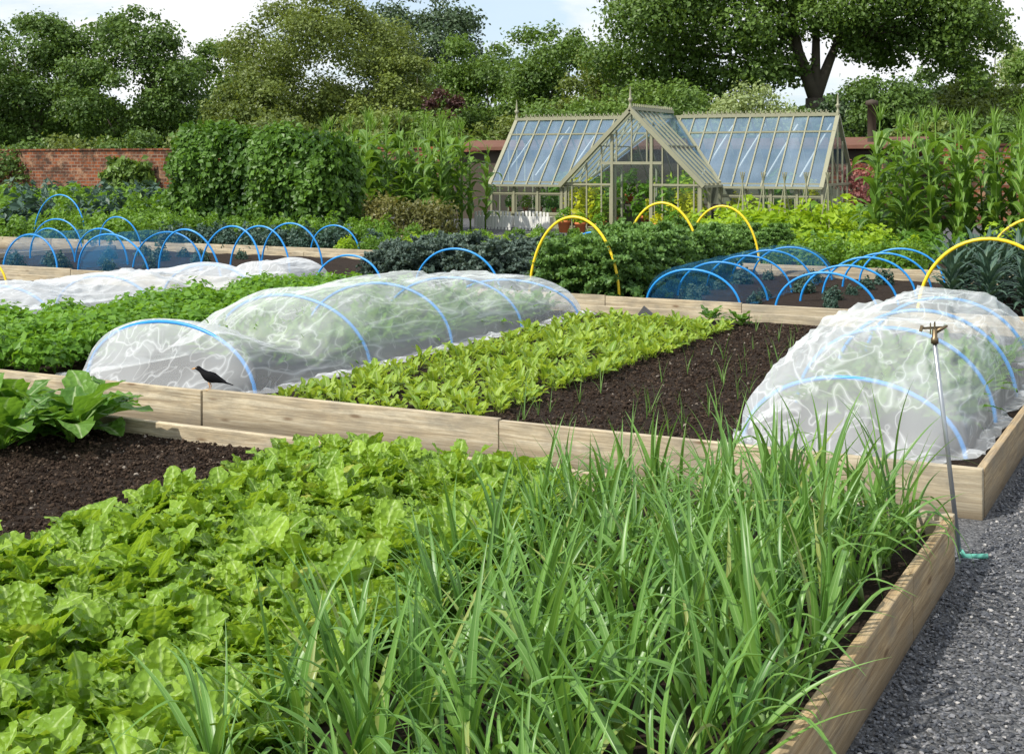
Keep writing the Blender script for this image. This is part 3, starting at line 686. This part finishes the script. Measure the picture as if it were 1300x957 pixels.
# ------------------------------------------------------------------ sprinkler
e=empty("garden_sprinkler",(-1.15,7.35,0)); tag(e,"impulse sprinkler head on a leaning metal stake","sprinkler")
top=Vector((-.12,-.06,1.14))
V,F=tube([(0,0,.0),(-.06,-.03,.58),tuple(top)],[.013,.012,.012],8); newobj("riser_pipe",rawmesh("riser_pipe",V,F,M_steel,True),e)
V,F=tube([top,top+Vector((0,0,.03)),top+Vector((0,0,.035)),top+Vector((0,0,.075))],[.02,.02,.014,.014],8); newobj("swivel_body",rawmesh("swivel_body",V,F,M_brass,True),e)
V,F=tube([top+Vector((.0,0,.06)),top+Vector((.035,.02,.08)),top+Vector((.06,.03,.095))],[.013,.010,.006],8); newobj("nozzle",rawmesh("nozzle",V,F,M_brass,True),e)
V,F=bars([(tuple(top+Vector((-.06,-.02,.08))),tuple(top+Vector((.04,.03,.085))),.007,.012),(tuple(top+Vector((-.068,-.027,.062))),tuple(top+Vector((-.06,-.022,.095))),.014,.02),(tuple(top+Vector((0,0,.07))),tuple(top+Vector((0,0,.115))),.008),(tuple(top+Vector((-.02,-.01,.05))),tuple(top+Vector((-.02,-.01,.11))),.006)])
newobj("swing_arm",rawmesh("swing_arm",V,F,M_brass),e)
V,F=tube([(0,.0,.05),(.02,.01,.02),(.07,.04,.02),(.13,.06,.025)],[.016,.016,.014,.014],8); newobj("hose_connector",rawmesh("hose_connector",V,F,M_hose,True),e)
V,F=bars([((-.09,0,.012),(.09,0,.012),.02,.012),((0,-.09,.012),(0,.09,.012),.02,.012)]); newobj("stake_foot",rawmesh("stake_foot",V,F,M_steel),e)

# ------------------------------------------------------------------ blackbird
e=empty("blackbird",(-6.93,8.24,.303),rad(198)); tag(e,"black bird perched on the timber plank edge","bird"); e.scale=(1.2,1.2,1.2)
rings=[(-.150,.040,.010,.002),(-.115,.050,.015,.004),(-.07,.064,.017,.010),(-.04,.075,.026,.022),(-.01,.082,.034,.034),(.02,.09,.036,.037),(.045,.103,.031,.033),(.062,.12,.023,.025),(.073,.134,.019,.020),(.086,.143,.019,.019),(.098,.144,.015,.014),(.107,.142,.007,.006)]
V=[];F=[];ns=12
for (x,z,ry,rz) in rings:
    for k in range(ns):
        a=2*math.pi*k/ns; V.append((x,ry*math.cos(a),z+rz*math.sin(a)))
for i in range(len(rings)-1):
    for k in range(ns): F.append((i*ns+k,i*ns+(k+1)%ns,(i+1)*ns+(k+1)%ns,(i+1)*ns+k))
o=newobj("body",rawmesh("body",V,F,M_black,True),e); s=o.modifiers.new("s",'SUBSURF'); s.levels=1; s.render_levels=1
for sg in (-1,1):
    WV=[];WF=[]
    prof=[(.045,.10,.018),(.02,.095,.028),(-.02,.085,.026),(-.06,.07,.016),(-.095,.058,.004)]
    for (x,z,hh) in prof:
        WV+=[(x,sg*.026 if x<.04 and x>-.03 else sg*.018,z+hh),(x,sg*(.040 if -.03<x<.04 else .022),z),(x,sg*.024 if -.03<x<.04 else sg*.018,z-hh)]
    for i in range(len(prof)-1):
        for k in range(2): WF.append((i*3+k,i*3+k+1,i*3+4+k,i*3+3+k))
    newobj("wing",rawmesh("wing",WV,WF,M_black,True),e)
    V,F=tube([(.012,sg*.012,.055),(.004,sg*.013,.028),(.012,sg*.013,.003),(.03,sg*.014,.003)],[.004,.0022,.002,.0015],6); newobj("leg",rawmesh("leg",V,F,M_beak,True),e)
    V,F=lathe([(.0005,-.004),(.003,-.002),(.004,0),(.003,.002),(.0005,.004)],8,(.092,sg*.0165,.148)); newobj("eye",rawmesh("eye",V,F,M_brass,True),e)
V,F=tube([(.103,0,.143),(.118,0,.141),(.136,0,.137)],[.006,.0045,.001],8); newobj("beak",rawmesh("beak",V,F,M_beak,True),e)

# ------------------------------------------------------------------ glasshouse
GX,GY=-20.38,37.8; GW=10.74; GD=3.6; ZE=1.42; ZR=3.42; YR=1.8; PC=5.52; PH=2.15; PY=-1.6; ZP=3.56
e=empty("glasshouse",(GX,GY,0)); tag(e,"sage olive painted glasshouse with gabled porch and finials","greenhouse")
def part(name,VF,mat,parent=None,smooth=False): return newobj(name,rawmesh(name,VF[0],VF[1],mat,smooth),parent or e)
part("plinth",boxes([(0,PC-PH,0,.1,0,.42),(PC+PH,GW,0,.1,0,.42),(GW-.1,GW,.103,GD,0,.42),(0,.1,.103,GD,0,.42),(.103,GW-.103,GD-.1,GD,0,.42),(PC-PH,PC-.62,PY,PY+.1,0,.12),(PC+.62,PC+PH,PY,PY+.1,0,.12),(PC-PH,PC-PH+.1,PY+.103,-.003,0,.3),(PC+PH-.1,PC+PH,PY+.103,-.003,0,.3)]),M_frame)
part("back_wall",boxes([(.12,GW-.12,GD-.09,GD-.01,.424,ZE-.02)]),M_cream)
fr=[]
def post(x,y,z0,z1,w=.07): fr.append(((x,y,z0),(x,y,z1),w))
for x0,x1,k in ((0,PC-PH,4),(PC+PH,GW,4)):
    for i in range(k+1):
        xx=x0+(x1-x0)*i/k; post(min(max(xx,.04),GW-.04),.03,.42,ZE-.03)
    fr.append(((x0,.03,.44),(x1,.03,.44),.09,.05)); fr.append(((x0,.03,ZE),(x1,.03,ZE),.12,.10)); fr.append(((x0,.032,1.08),(x1,.032,1.08),.04,.03))
for i in range(1,6):
    yy=GD*i/6; zt=ZE+(ZR-ZE)*(1-abs(yy-YR)/YR)
    for xx in (.04,GW-.04): post(xx,yy,.42,zt-.05,.045)
for xx in (.04,GW-.04):
    fr.append(((xx,0,ZE),(xx,GD,ZE),.07)); fr.append(((xx,0,.44),(xx,GD,.44),.07)); post(xx,GD-.03,.42,ZE)
for xx in (PC-PH+.04,PC+PH-.04):
    for yy in (PY+.04,PY/2): post(xx,yy,.3,ZE-.03,.08)
    fr.append(((xx,PY,ZE),(xx,0,ZE),.11))
for i in range(-4,5):
    dx=i*PH/4.5
    if abs(dx)<.55: z0=2.08
    else: z0=.12
    zt=ZP-(ZP-ZE)*abs(dx)/PH-.07
    post(PC+dx,PY+.04,z0,zt,.04)
fr.append(((PC-PH,PY+.043,ZE),(PC-.62,PY+.043,ZE),.06)); fr.append(((PC+.62,PY+.043,ZE),(PC+PH,PY+.043,ZE),.06))
fr.append(((PC-.95,PY+.045,2.05),(PC+.95,PY+.045,2.05),.08)); fr.append(((PC-.62,PY+.04,0),(PC-.62,PY+.04,2.9),.08)); fr.append(((PC+.62,PY+.04,0),(PC+.62,PY+.04,2.9),.08))
part("wall_frame",bars(fr),M_frame)
rf=[]
def mz(y): return ZE+(ZR-ZE)*y/YR
def pz(dx): return ZP-(ZP-ZE)*dx/PH
nb=24
for i in range(nb+1):
    x=GW*i/nb; dx=abs(x-PC); wd=.12 if i in (0,nb) else .04
    x=min(max(x,.03),GW-.03)
    y0=-.12
    if dx<PH: y0=(pz(dx)-ZE)/(ZR-ZE)*YR
    if y0<YR-.1: rf.append(((x,y0,mz(y0)+.05),(x,YR,ZR+.05),wd,.06))
    rf.append(((x,GD+.12,mz(-.12)+.05),(x,YR,ZR+.05),wd,.06))
rf.append(((0,YR,ZR+.07),(GW,YR,ZR+.07),.12,.09))
yy=1.35
rf.append(((0,yy,mz(yy)+.06),(PC-PH*.3,yy,mz(yy)+.06),.05,.05)); rf.append(((PC+PH*.3,yy,mz(yy)+.06),(GW,yy,mz(yy)+.06),.05,.05))
rf.append(((0,-.1,mz(-.1)+.03),(PC-PH,-.1,mz(-.1)+.03),.07,.07)); rf.append(((PC+PH,-.1,mz(-.1)+.03),(GW,-.1,mz(-.1)+.03),.07,.07))
roof=part("roof",bars(rf),M_frame)
tb=[]
for a in (.4,1.5,2.6,3.7,7.0,8.0,9.0,10.0):
    tb.append(((a,.25,mz(.25)-.05),(a+.55,1.65,mz(1.65)-.05),.05,.03))
part("roof_brace",bars(tb),M_white,roof)
pf=[]
ny_=5
for i in range(ny_+1):
    y=PY-.06+(1.9)*i/ny_
    for sg in (-1,1):
        wd=.15 if i==0 else .04
        k=1.0
        if y>0: 
            zz=mz(y); k=(ZP-zz)/(ZP-ZE)
        if k<.05: continue
        pf.append(((PC,y,ZP+.05),(PC+sg*(PH+.1)*k,y,ZP+.05-(ZP-ZE+.09)*k),wd,.05 if i else .12))
for sg in (-1,1):
    pf.append(((PC+sg*PH,0,ZE+.06),(PC+sg*.1,1.85,ZR+.1),.09,.06))
    pf.append(((PC+sg*PH*.5,PY,pz(PH*.5)+.06),(PC+sg*PH*.5,.95,pz(PH*.5)+.06),.04,.04))
    pf.append(((PC+sg*(PH+.08),PY-.06,ZE-.04),(PC+sg*(PH+.08),0,ZE-.04),.07))
pf.append(((PC,PY-.1,ZP+.08),(PC,YR,ZP+.08),.11,.08))
proof=part("porch_roof",bars(pf),M_frame)
def pane(name,pts,mat,parent):
    me=bpy.data.meshes.new(name); me.from_pydata(pts,[],[tuple(range(len(pts)))]); me.materials.append(mat); return newobj(name,me,parent)
pane("roof_pane",[(0,-.1,mz(-.1)+.04),(PC-PH,-.1,mz(-.1)+.04),(PC-.0,YR,ZR+.04),(0,YR,ZR+.04)],M_roofglass,roof)
pane("roof_pane",[(PC+PH,-.1,mz(-.1)+.04),(GW,-.1,mz(-.1)+.04),(GW,YR,ZR+.04),(PC,YR,ZR+.04)],M_roofglass,roof)
pane("roof_pane",[(GW,GD+.1,mz(-.1)+.04),(0,GD+.1,mz(-.1)+.04),(0,YR+.01,ZR+.04),(GW,YR+.01,ZR+.04)],M_roofglass,roof)
for sg in (-1,1): pane("roof_pane",[(PC+sg*PH,PY,ZE+.03),(PC+sg*PH,0,ZE+.03),(PC,1.9,ZP+.03),(PC,PY,ZP+.03)],M_roofglass if sg>0 else M_glass,proof)
def window(x0,x1,z0,z1,y):
    wf=part("window",bars([((x0,y,z0),(x1,y,z0),.035),((x0,y,z1),(x1,y,z1),.035),((x0+.018,y,z0+.018),(x0+.018,y,z1-.018),.034),((x1-.018,y,z0+.018),(x1-.018,y,z1-.018),.034)]),M_frame)
    pane("pane",[(x0,y,z0),(x1,y,z0),(x1,y,z1),(x0,y,z1)],M_glass,wf)
for x0,x1 in ((0,PC-PH),(PC+PH,GW)):
    for i in range(4):
        a=x0+(x1-x0)*i/4+.05; b_=x0+(x1-x0)*(i+1)/4-.05; window(a,b_,.48,1.05,.05); window(a,b_,1.11,1.36,.05)
for sg in (-1,1):
    a,b_=sorted((PC+sg*.68,PC+sg*(PH-.1))); window(a,b_,.16,1.36,PY+.07)
pane("gable_pane",[(PC-PH+.1,PY+.06,ZE+.05),(PC+PH-.1,PY+.06,ZE+.05),(PC,PY+.06,ZP-.08)],M_glass,e)
pane("end_pane",[(GW-.05,.05,.45),(GW-.05,GD-.05,.45),(GW-.05,GD-.05,ZE),(GW-.05,YR,ZR-.05),(GW-.05,.05,ZE)],M_glass,e)
pane("end_pane",[(.05,.05,.45),(.05,GD-.05,.45),(.05,GD-.05,ZE),(.05,YR,ZR-.05),(.05,.05,ZE)],M_glass,e)
for sg in (-1,1):
    hx=PC+sg*.57; y0_=PY+.09; y1_=PY+.66; xx=hx-sg*.02
    door=part("door",bars([((xx,y0_+.04,.02),(xx,y0_+.04,1.99),.05,.07),((xx,y1_-.04,.02),(xx,y1_-.04,1.99),.05,.07),((xx,y0_+.08,.2),(xx,y1_-.08,.2),.04,.34),((xx,y0_+.08,1.95),(xx,y1_-.08,1.95),.04,.09),((xx,y0_+.08,1.0),(xx,y1_-.08,1.0),.035,.07)]),M_frame)
    part("door_handle",bars([((xx-sg*.05,y1_-.06,1.0),(xx-sg*.05,y1_-.16,1.0),.02),((xx-sg*.02,y1_-.06,1.0),(xx-sg*.06,y1_-.06,1.0),.02)]),M_steel,door)
    pane("door_pane",[(xx,y0_+.08,.38),(xx,y1_-.08,.38),(xx,y1_-.08,1.9),(xx,y0_+.08,1.9)],M_glass,door)
def crest(p,q,n_,parent):
    b=[(tuple(Vector(p)+Vector((0,0,.01))),tuple(Vector(q)+Vector((0,0,.01))),.03)]
    for i in range(n_):
        c=Vector(p).lerp(Vector(q),(i+.5)/n_); b.append((tuple(c),tuple(c+Vector((0,0,.11))),.03)); 
        c2=Vector(p).lerp(Vector(q),(i+1)/n_); b.append((tuple(c),tuple(c2+Vector((0,0,.07))),.015))
    part("ridge_cresting",bars(b),M_frame,parent)
crest((.3,YR,ZR+.115),(PC-.3,YR,ZR+.115),30,roof); crest((PC+.3,YR,ZR+.115),(GW-.3,YR,ZR+.115),30,roof); crest((PC,PY+.1,ZP+.12),(PC,YR,ZP+.12),20,proof)
FP=[(.05,0),(.055,.08),(.03,.12),(.03,.18),(.07,.23),(.07,.27),(.03,.31),(.035,.40),(.012,.58),(.001,.66)]
for (x,y,z,pr) in ((.03,YR,ZR+.08,roof),(GW-.03,YR,ZR+.08,roof),(PC,PY-.06,ZP+.08,proof)):
    part("finial",lathe(FP,10,(x,y,z)),M_frame,pr,True)
part("staging",boxes([(.2,3.2,.3,1.2,.42,.46),(7.9,10.5,.3,1.2,.42,.46),(.3,10.4,2.6,3.3,.7,.74)]+[(x,x+.05,.45,.5,0,.42) for x in (.3,1.7,3.1,8,9.3,10.4)]),M_dark)
potm=rawmesh("pot",*lathe([(.001,0),(.12,0),(.165,.26),(.18,.26),(.18,.32),(.16,.32),(.15,.27),(.001,.27)],14),M_terra,True)
FL=[moundmesh("foliage",L_lime,.34,.95,220,.16),moundmesh("foliage",L_cel,.38,1.0,220,.16),moundmesh("foliage",L_flow,.32,.85,240,.13)]
for (x,y,z,k,s) in [(.5,.55,.46,1,.6),(1.0,.55,.46,0,.55),(1.5,.55,.46,1,.6),(2.0,.55,.46,1,.55),(2.5,.55,.46,0,.55),(3.0,.55,.46,1,.6),(3.65,-1.25,.0,2,1.4),(4.05,-1.1,.0,2,1.4),(4.5,-.5,.0,1,1.3),(4.45,-1.3,.0,0,1.0),(6.5,-1.2,0,1,1.3),(6.85,-1.3,0,2,1.2),(7.2,-1.2,0,2,1.2),(6.4,-.4,0,0,1.3),(5.6,2.2,0,1,1.4),(6.2,1.5,0,0,1.4),(5.0,1.0,0,1,1.3),(5.5,.6,0,2,1.3),
    (8.0,.55,.46,2,.65),(8.5,.55,.46,2,.6),(9.0,.55,.46,1,.6),(9.5,.55,.46,2,.6),(10.0,.55,.46,1,.6),(1,2.9,.74,1,.8),(2.3,2.9,.74,0,.8),(3.6,2.9,.74,1,.9),(8.4,2.9,.74,1,.9),(9.6,2.9,.74,2,.8),(1.6,1.9,0,1,1.4),(3.0,1.9,0,1,1.4),(9.0,1.9,0,1,1.4)]:
    q=empty("potted_plant",(GX+x,GY+y,z)); tag(q,("yellow green" if k!=1 else "mid green")+" leafy plant in a terracotta pot","potted plant","potted plants in the glasshouse"); q.scale=(s,s,s)
    newobj("pot",potm,q); f=newobj("foliage",FL[k],q); f.location=(0,0,.25)
for (x,y,k,s) in [(3.6,-2.1,1,.8),(4.15,-2.15,0,.7),(4.7,-2.1,1,.65),(6.5,-2.1,2,.75),(7.05,-2.15,1,.8),(7.6,-2.0,0,.75),(8.3,-.6,1,.8),(9.0,-.6,2,.8),(9.7,-.6,1,.8)]:
    q=empty("potted_plant",(GX+x,GY+y,0.004)); tag(q,"leafy plant in a terracotta pot outside the glasshouse door","potted plant","potted plants outside the glasshouse"); q.scale=(s*1.4,s*1.4,s*1.4)
    newobj("pot",potm,q); f=newobj("foliage",FL[k],q); f.location=(0,0,.27); f.scale=(.6,.6,.4)
def trellis(x,y,wd,h,label):
    q=empty("white_picket_trough",(x,y,0)); tag(q,label,"planter","white picket troughs by the glasshouse")
    l=[]
    k=int(wd/.11)
    for i in range(k): l.append(((i+.5)*wd/k-.035,(i+.5)*wd/k+.035,0,.02,0,h+.04*math.sin(math.pi*i/(k-1))))
    newobj("picket_front",rawmesh("picket_front",*boxes(l),M_white),q)
    newobj("trough_box",rawmesh("trough_box",*boxes([(0,wd,.018,.3,.08,h*.75)]),M_white),q)
trellis(-20.2,36.4,1.3,.55,"white picket trough beside the glasshouse wall"); trellis(-18.8,36.4,1.2,.55,"white picket trough beside the glasshouse wall")

# ------------------------------------------------------------------ wall + shed
V,F=boxes([(-95,28,46,46.4,0,2.6)]); 
q=empty("brick_wall",(0,46,0)); tag(q,"old weathered red brick garden boundary wall with coping","wall")
V[:,1]-=46; newobj("brickwork",rawmesh("brickwork",V,F,M_brick),q)
V,F=boxes([(-95,28,-.06,.46,2.602,2.68)]); newobj("coping",rawmesh("coping",V,F,M_brick),q)
q=empty("potting_shed",(-25,42.6,0)); tag(q,"low dark timber potting shed with shallow reddish roof","shed")
newobj("wall",rawmesh("wall",*boxes([(0,16.5,.3,3.2,0,2.45)]),M_dark),q)
V=np.array([(-.3,-.1,2.5),(16.9,-.1,2.5),(16.9,3.3,2.8),(-.3,3.3,2.8),(-.3,-.1,2.62),(16.9,-.1,2.62),(16.9,3.3,2.92),(-.3,3.3,2.92)],float)
r_=newobj("roof",rawmesh("roof",V,[(0,3,2,1),(4,5,6,7),(0,1,5,4),(1,2,6,5),(2,3,7,6),(3,0,4,7)],M_rooft),q)
newobj("flue",rawmesh("flue",*lathe([(.14,2.7),(.14,3.9),(.2,3.9),(.2,4.05),(.02,4.1)],12,(15.4,1.2,0)),M_dark,True),r_)
newobj("door",rawmesh("door",*boxes([(14.2,15.1,.24,.29,0,2.0)]),M_brick),q)
hedge("flowering_shrub",-9.9,-8.6,41.3,42.0,1.9,1.7,1500,.14,leafmat("pink_flower",(.10,.13,.04),(.6,.2,.2),trans=.2),"pink flowering shrub by the shed","shrub",.2)
for i,(a,b_,h_) in enumerate([(-44,-42,2.2),(-40,-36,1.0),(-33,-27,2.0)]):
    hedge("wall_climber",a,b_,45.1,45.85,h_,h_*.8,1800,.3,[L_t3,L_t1][i%2],"green climber growing against the brick wall","shrub",.4)

# ------------------------------------------------------------------ trees
def wpos(pxl,d):
    lat=pxl*d; return (FW[0]*d+RT[0]*lat, FW[1]*d+RT[1]*lat)
def tree(lr,d,top,hw,base,mat,n,size,nb=26,label="broad leafy green tree",trunk=True,shape='round',rb=.34,limbs=7,cat="tree",name="tree"):
    x,y=wpos(lr,d); e=empty(name,(x,y,0)); tag(e,label,cat)
    nb=int(nb*2.0); n=int(n*2.3); rb=rb*.88; size=size*.72
    f=(np.arange(nb)+.5)/nb; f=np.clip(f+R.normal(size=nb)*.04,.0,1)
    lop=1+.18*np.sin(f*9+R.random()*6)
    prof=np.clip(np.sin(math.pi*(.12+.80*f)),.15,1)**.75*lop
    az=np.arange(nb)*2.4+R.normal(size=nb)*.4; rr0=np.sqrt(R.random(nb)*.75+.2)
    RB=hw*rb*(.55+.8*R.random(nb))*.85*np.clip(prof+.25,.5,1.05)
    rad_=np.maximum(hw*prof*rr0-RB*.35,0)
    zlo=base+hw*rb*.5; zhi=top-hw*rb*.55
    C=np.stack([rad_*np.cos(az),rad_*np.sin(az),zlo+(zhi-zlo)*f+R.normal(size=nb)*.25],-1)
    w_=RB**2; k=R.choice(nb,n,p=w_/w_.sum()); dr=unit(n)
    dr[:,2]=np.where(dr[:,2]<-.3,-dr[:,2],dr[:,2])
    rr=(.45+.65*R.random(n)**.7)*(1+.35*np.sin(dr[:,0]*7+k)*np.sin(dr[:,1]*6+2*k)*np.cos(dr[:,2]*5+k))
    P=C[k]+dr*(RB[k]*rr)[:,None]*np.array([1,1,.85])
    P+=R.normal(size=(n,3))*.16
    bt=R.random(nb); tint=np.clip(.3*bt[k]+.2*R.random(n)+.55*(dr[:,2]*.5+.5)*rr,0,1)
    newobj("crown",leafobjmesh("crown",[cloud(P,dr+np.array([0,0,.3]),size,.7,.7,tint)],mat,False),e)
    if trunk:
        tp=[]; r0=.022*top+.08; fz=base+(top-base)*.35
        tp.append(tube([(0,0,-.1),(.1,0,base*.6),(0,.1,fz)],[r0,r0*.8,r0*.5],8))
        for j in R.choice(nb,min(limbs,nb),replace=False):
            c=C[j]*np.array([.85,.85,.95]); s0=base*.7+(fz-base*.7)*R.random(); m=(c*.5+np.array([0,0,s0])*.5)+R.normal(size=3)*.3
            tp.append(tube([(0,0,s0),tuple(m),tuple(c)],[r0*.35,r0*.22,r0*.08],8))
        Vt,Ft,_,_=join(tp); newobj("trunk",rawmesh("trunk",Vt,Ft,M_bark,True),e)
    return e
def fx(px): return (px-650)/1700
def ztop(py,d): return 2.1+(205-py)*d/1700
tree(fx(45),95,ztop(14,95),5.2,.8,L_t1,12000,.36,30,"large dark green broadleaf tree behind the wall")
tree(fx(-60),90,ztop(40,90),4.8,.8,L_t1,5000,.38,24,"large dark green broadleaf tree behind the wall")
tree(fx(172),93,ztop(6,93),5.4,.8,L_t1,13000,.36,30,"large dark green broadleaf tree behind the wall")
tree(fx(275),105,ztop(52,105),4.4,.8,L_t3,7000,.40,22,"dark green tree among the woodland")
tree(fx(415),88,ztop(-14,88),6.4,1,L_t2,19000,.30,40,"tall olive green tree with feathery crown")
tree(fx(318),80,ztop(95,80),3.6,.5,L_t2,6500,.30,20,"rounded olive green tree")
tree(fx(510),84,ztop(66,84),3.2,.5,L_t2,6500,.30,18,"rounded olive green tree")
tree(fx(545),112,ztop(-12,112),6.8,1,L_t4,12000,.40,32,"tall dark conifer behind lighter trees")
tree(fx(610),98,ztop(50,98),5.0,.6,L_t3,10000,.35,26,"mid green broadleaf tree")
tree(fx(560),82,ztop(118,82),1.5,.6,L_t6,2000,.28,12,"small copper leaved tree")
tree(fx(705),90,ztop(30,90),4.8,.6,L_t3,12000,.33,28,"mid green broadleaf tree with open top")
tree(fx(770),80,ztop(62,80),3.6,.6,L_t2,7000,.30,20,"mid green broadleaf tree")
tree(fx(1190),78,ztop(85,78),3.4,.6,L_t1,6000,.32,20,"dark green tree by the shed")
tree(fx(1268),88,ztop(38,88),2.6,.6,L_t5,5500,.27,22,"slender pale green birch tree")
tree(fx(1240),75,ztop(90,75),3.6,.4,L_t2,7000,.30,22,"olive green bushy tree")
tree(fx(1335),80,ztop(45,80),3.6,.4,L_t3,6000,.34,22,"dark green tree by the wall")
tree(fx(945),56,ztop(106,56),2.5,.6,L_t5,5500,.20,20,"pale willow-like tree behind the glasshouse")
tree(fx(1125),62,ztop(92,62),3.0,.4,L_t1,6000,.26,18,"dark green bush tree behind the shed")
tree(fx(1080),66,ztop(112,66),2.6,.4,L_t4,4000,.26,16,"dark conifer bush behind the shed")
tree(fx(835),66,ztop(95,66),3.8,.4,L_t3,8000,.27,22,"green tree behind the glasshouse")
# sycamore
x,y=wpos(fx(1035),70); e=empty("tree",(x,y,0)); tag(e,"huge spreading sycamore with thick forked trunk and full crown","tree")
def cam2loc(l,f,z): return (RT[0]*l+FW[0]*f,RT[1]*l+FW[1]*f,z)
blobs=[]
for (l,z,r_b) in [(-10.6,7.6,1.4),(-9.4,9.2,1.8),(-9.0,6.2,1.5),(-9.2,11.0,1.8),(-8.0,7.6,1.8),(-7.6,10.0,1.9),(-7.4,12.2,1.9),(-6.6,6.0,1.5),(-6.2,8.4,1.9),(-5.6,10.8,1.9),(-5.2,13.2,1.9),(-4.8,6.4,1.6),(-4.2,8.9,1.8),(-3.6,11.4,1.9),(-3.0,14.0,2.0),(-3.2,6.6,1.4),(-2.4,8.6,1.6),(-1.6,10.6,1.7),(-1.6,12.6,1.8),(-1.5,7.0,1.1),(-.6,14.6,2.0),(-.4,9.4,1.3),(.4,11.6,1.8),(1.6,14.2,1.9),(1.3,9.5,1.5),(2.6,12.2,1.8),(2.4,8.8,1.4),(1.9,7.9,.8),(2.8,10.2,1.6),(3.8,9.0,1.5),(3.4,7.9,.9),(3.8,13.4,1.8),(4.8,11.2,1.7),(5.0,8.7,1.5),(4.4,7.6,.9),(5.8,10.0,1.5),(6.0,8.1,1.3),(6.0,12.4,1.7),(6.8,9.4,1.5),(7.0,7.4,1.1),(7.6,8.7,1.3),(7.8,11.0,1.5),(8.5,9.4,1.2),(8.3,7.1,.9),(7.5,6.2,.7),(9.2,8.3,.9),(-4,15.4,2),(0,16.4,2),(4,15.2,1.8),(6.6,13.8,1.5)]:
    blobs.append((l,R.uniform(-3.2,2.6),z,r_b))
C=np.array([cam2loc(a,b_,c) for a,b_,c,d in blobs]); RB=np.array([d for *_,d in blobs]); n=88000; k=R.choice(len(blobs),n,p=RB**2/np.sum(RB**2)); dr=unit(n)
rr=(.4+.7*R.random(n)**.7)*(1+.35*np.sin(dr[:,0]*7+k)*np.sin(dr[:,1]*6+2*k)*np.cos(dr[:,2]*5+k)); P=C[k]+dr*(RB[k]*rr)[:,None]*np.array([1.15,1.15,.75])+R.normal(size=(n,3))*.18
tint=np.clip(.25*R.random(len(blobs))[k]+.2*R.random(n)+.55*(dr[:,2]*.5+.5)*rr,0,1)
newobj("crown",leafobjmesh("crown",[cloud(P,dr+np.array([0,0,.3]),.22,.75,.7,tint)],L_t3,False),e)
fk=[Vector(cam2loc(0,0,5.4)),Vector(cam2loc(-.9,0,7.8)),Vector(cam2loc(.8,.2,7.4)),Vector(cam2loc(1.7,.4,9.4)),Vector(cam2loc(-1.4,0,10.6)),Vector(cam2loc(.05,0,9.4))]
tp=[tube([(0,0,-.1),(.05,0,3),fk[0]],[.74,.62,.52],8),tube([fk[0],fk[1],fk[4]],[.40,.30,.15],8),tube([fk[0],fk[2],fk[3]],[.36,.26,.14],8),tube([fk[0],fk[5]],[.3,.18],8)]
for i_,(a,b_,c,d) in enumerate(blobs): 
    q=Vector(cam2loc(a,b_,c))
    if a<-1:
        if i_%2: continue
        s0=fk[1] if c>8 else fk[0].lerp(fk[1],.5)
    else:
        if i_%3: continue
        s0=fk[3] if c>9 else fk[2].lerp(fk[3],.5)
    m=s0.lerp(q,.5)+Vector((R.normal()*.4,R.normal()*.4,.5)); m2=s0.lerp(q,.8)+Vector((R.normal()*.3,R.normal()*.3,.3)); tp.append(tube([s0,m,m2,q],[.08,.055,.03,.015],8))
Vt,Ft,_,_=join(tp); newobj("trunk",rawmesh("trunk",Vt,Ft,M_bark,True),e)
# far woodland mass
n=26000; lr=(R.random(n)-.5)*1.1; d=135+R.random(n)*12
hgt=np.array([7.5+2.2*noise.noise(Vector((a*14,0,3)))+1.2*noise.noise(Vector((a*40,0,7))) for a in lr]); z=hgt*R.random(n)**.6
P=np.stack([FW[0]*d+RT[0]*lr*d,FW[1]*d+RT[1]*lr*d,z],-1)
o=newobj("woodland",leafobjmesh("woodland",[cloud(P,np.tile([0,-1,.6],(n,1)),1.1,.8,.8)],L_t1,False)); tag(o,"distant dark green woodland beyond the garden wall","woodland",kind="stuff")
for px,d,t,hw in [(20,66,186,2.6),(110,68,178,3),(190,66,165,2.8),(280,64,155,3.2),(370,62,150,3.4),(470,60,140,3),(560,60,150,3),(640,60,150,2.8),(720,60,130,2.8),(780,60,120,2.8),(870,60,125,2.6),(1010,58,145,2.2),(1180,58,150,2.6),(1260,60,150,2.8),(1320,60,140,2.6)]:
    tree(fx(px),d,ztop(t,d),hw,.1,[L_t1,L_t3,L_t2][int(R.integers(3))],3000,.28,14,"dense green shrub behind the garden wall",trunk=False,cat="shrub",name="shrub")
print("done")
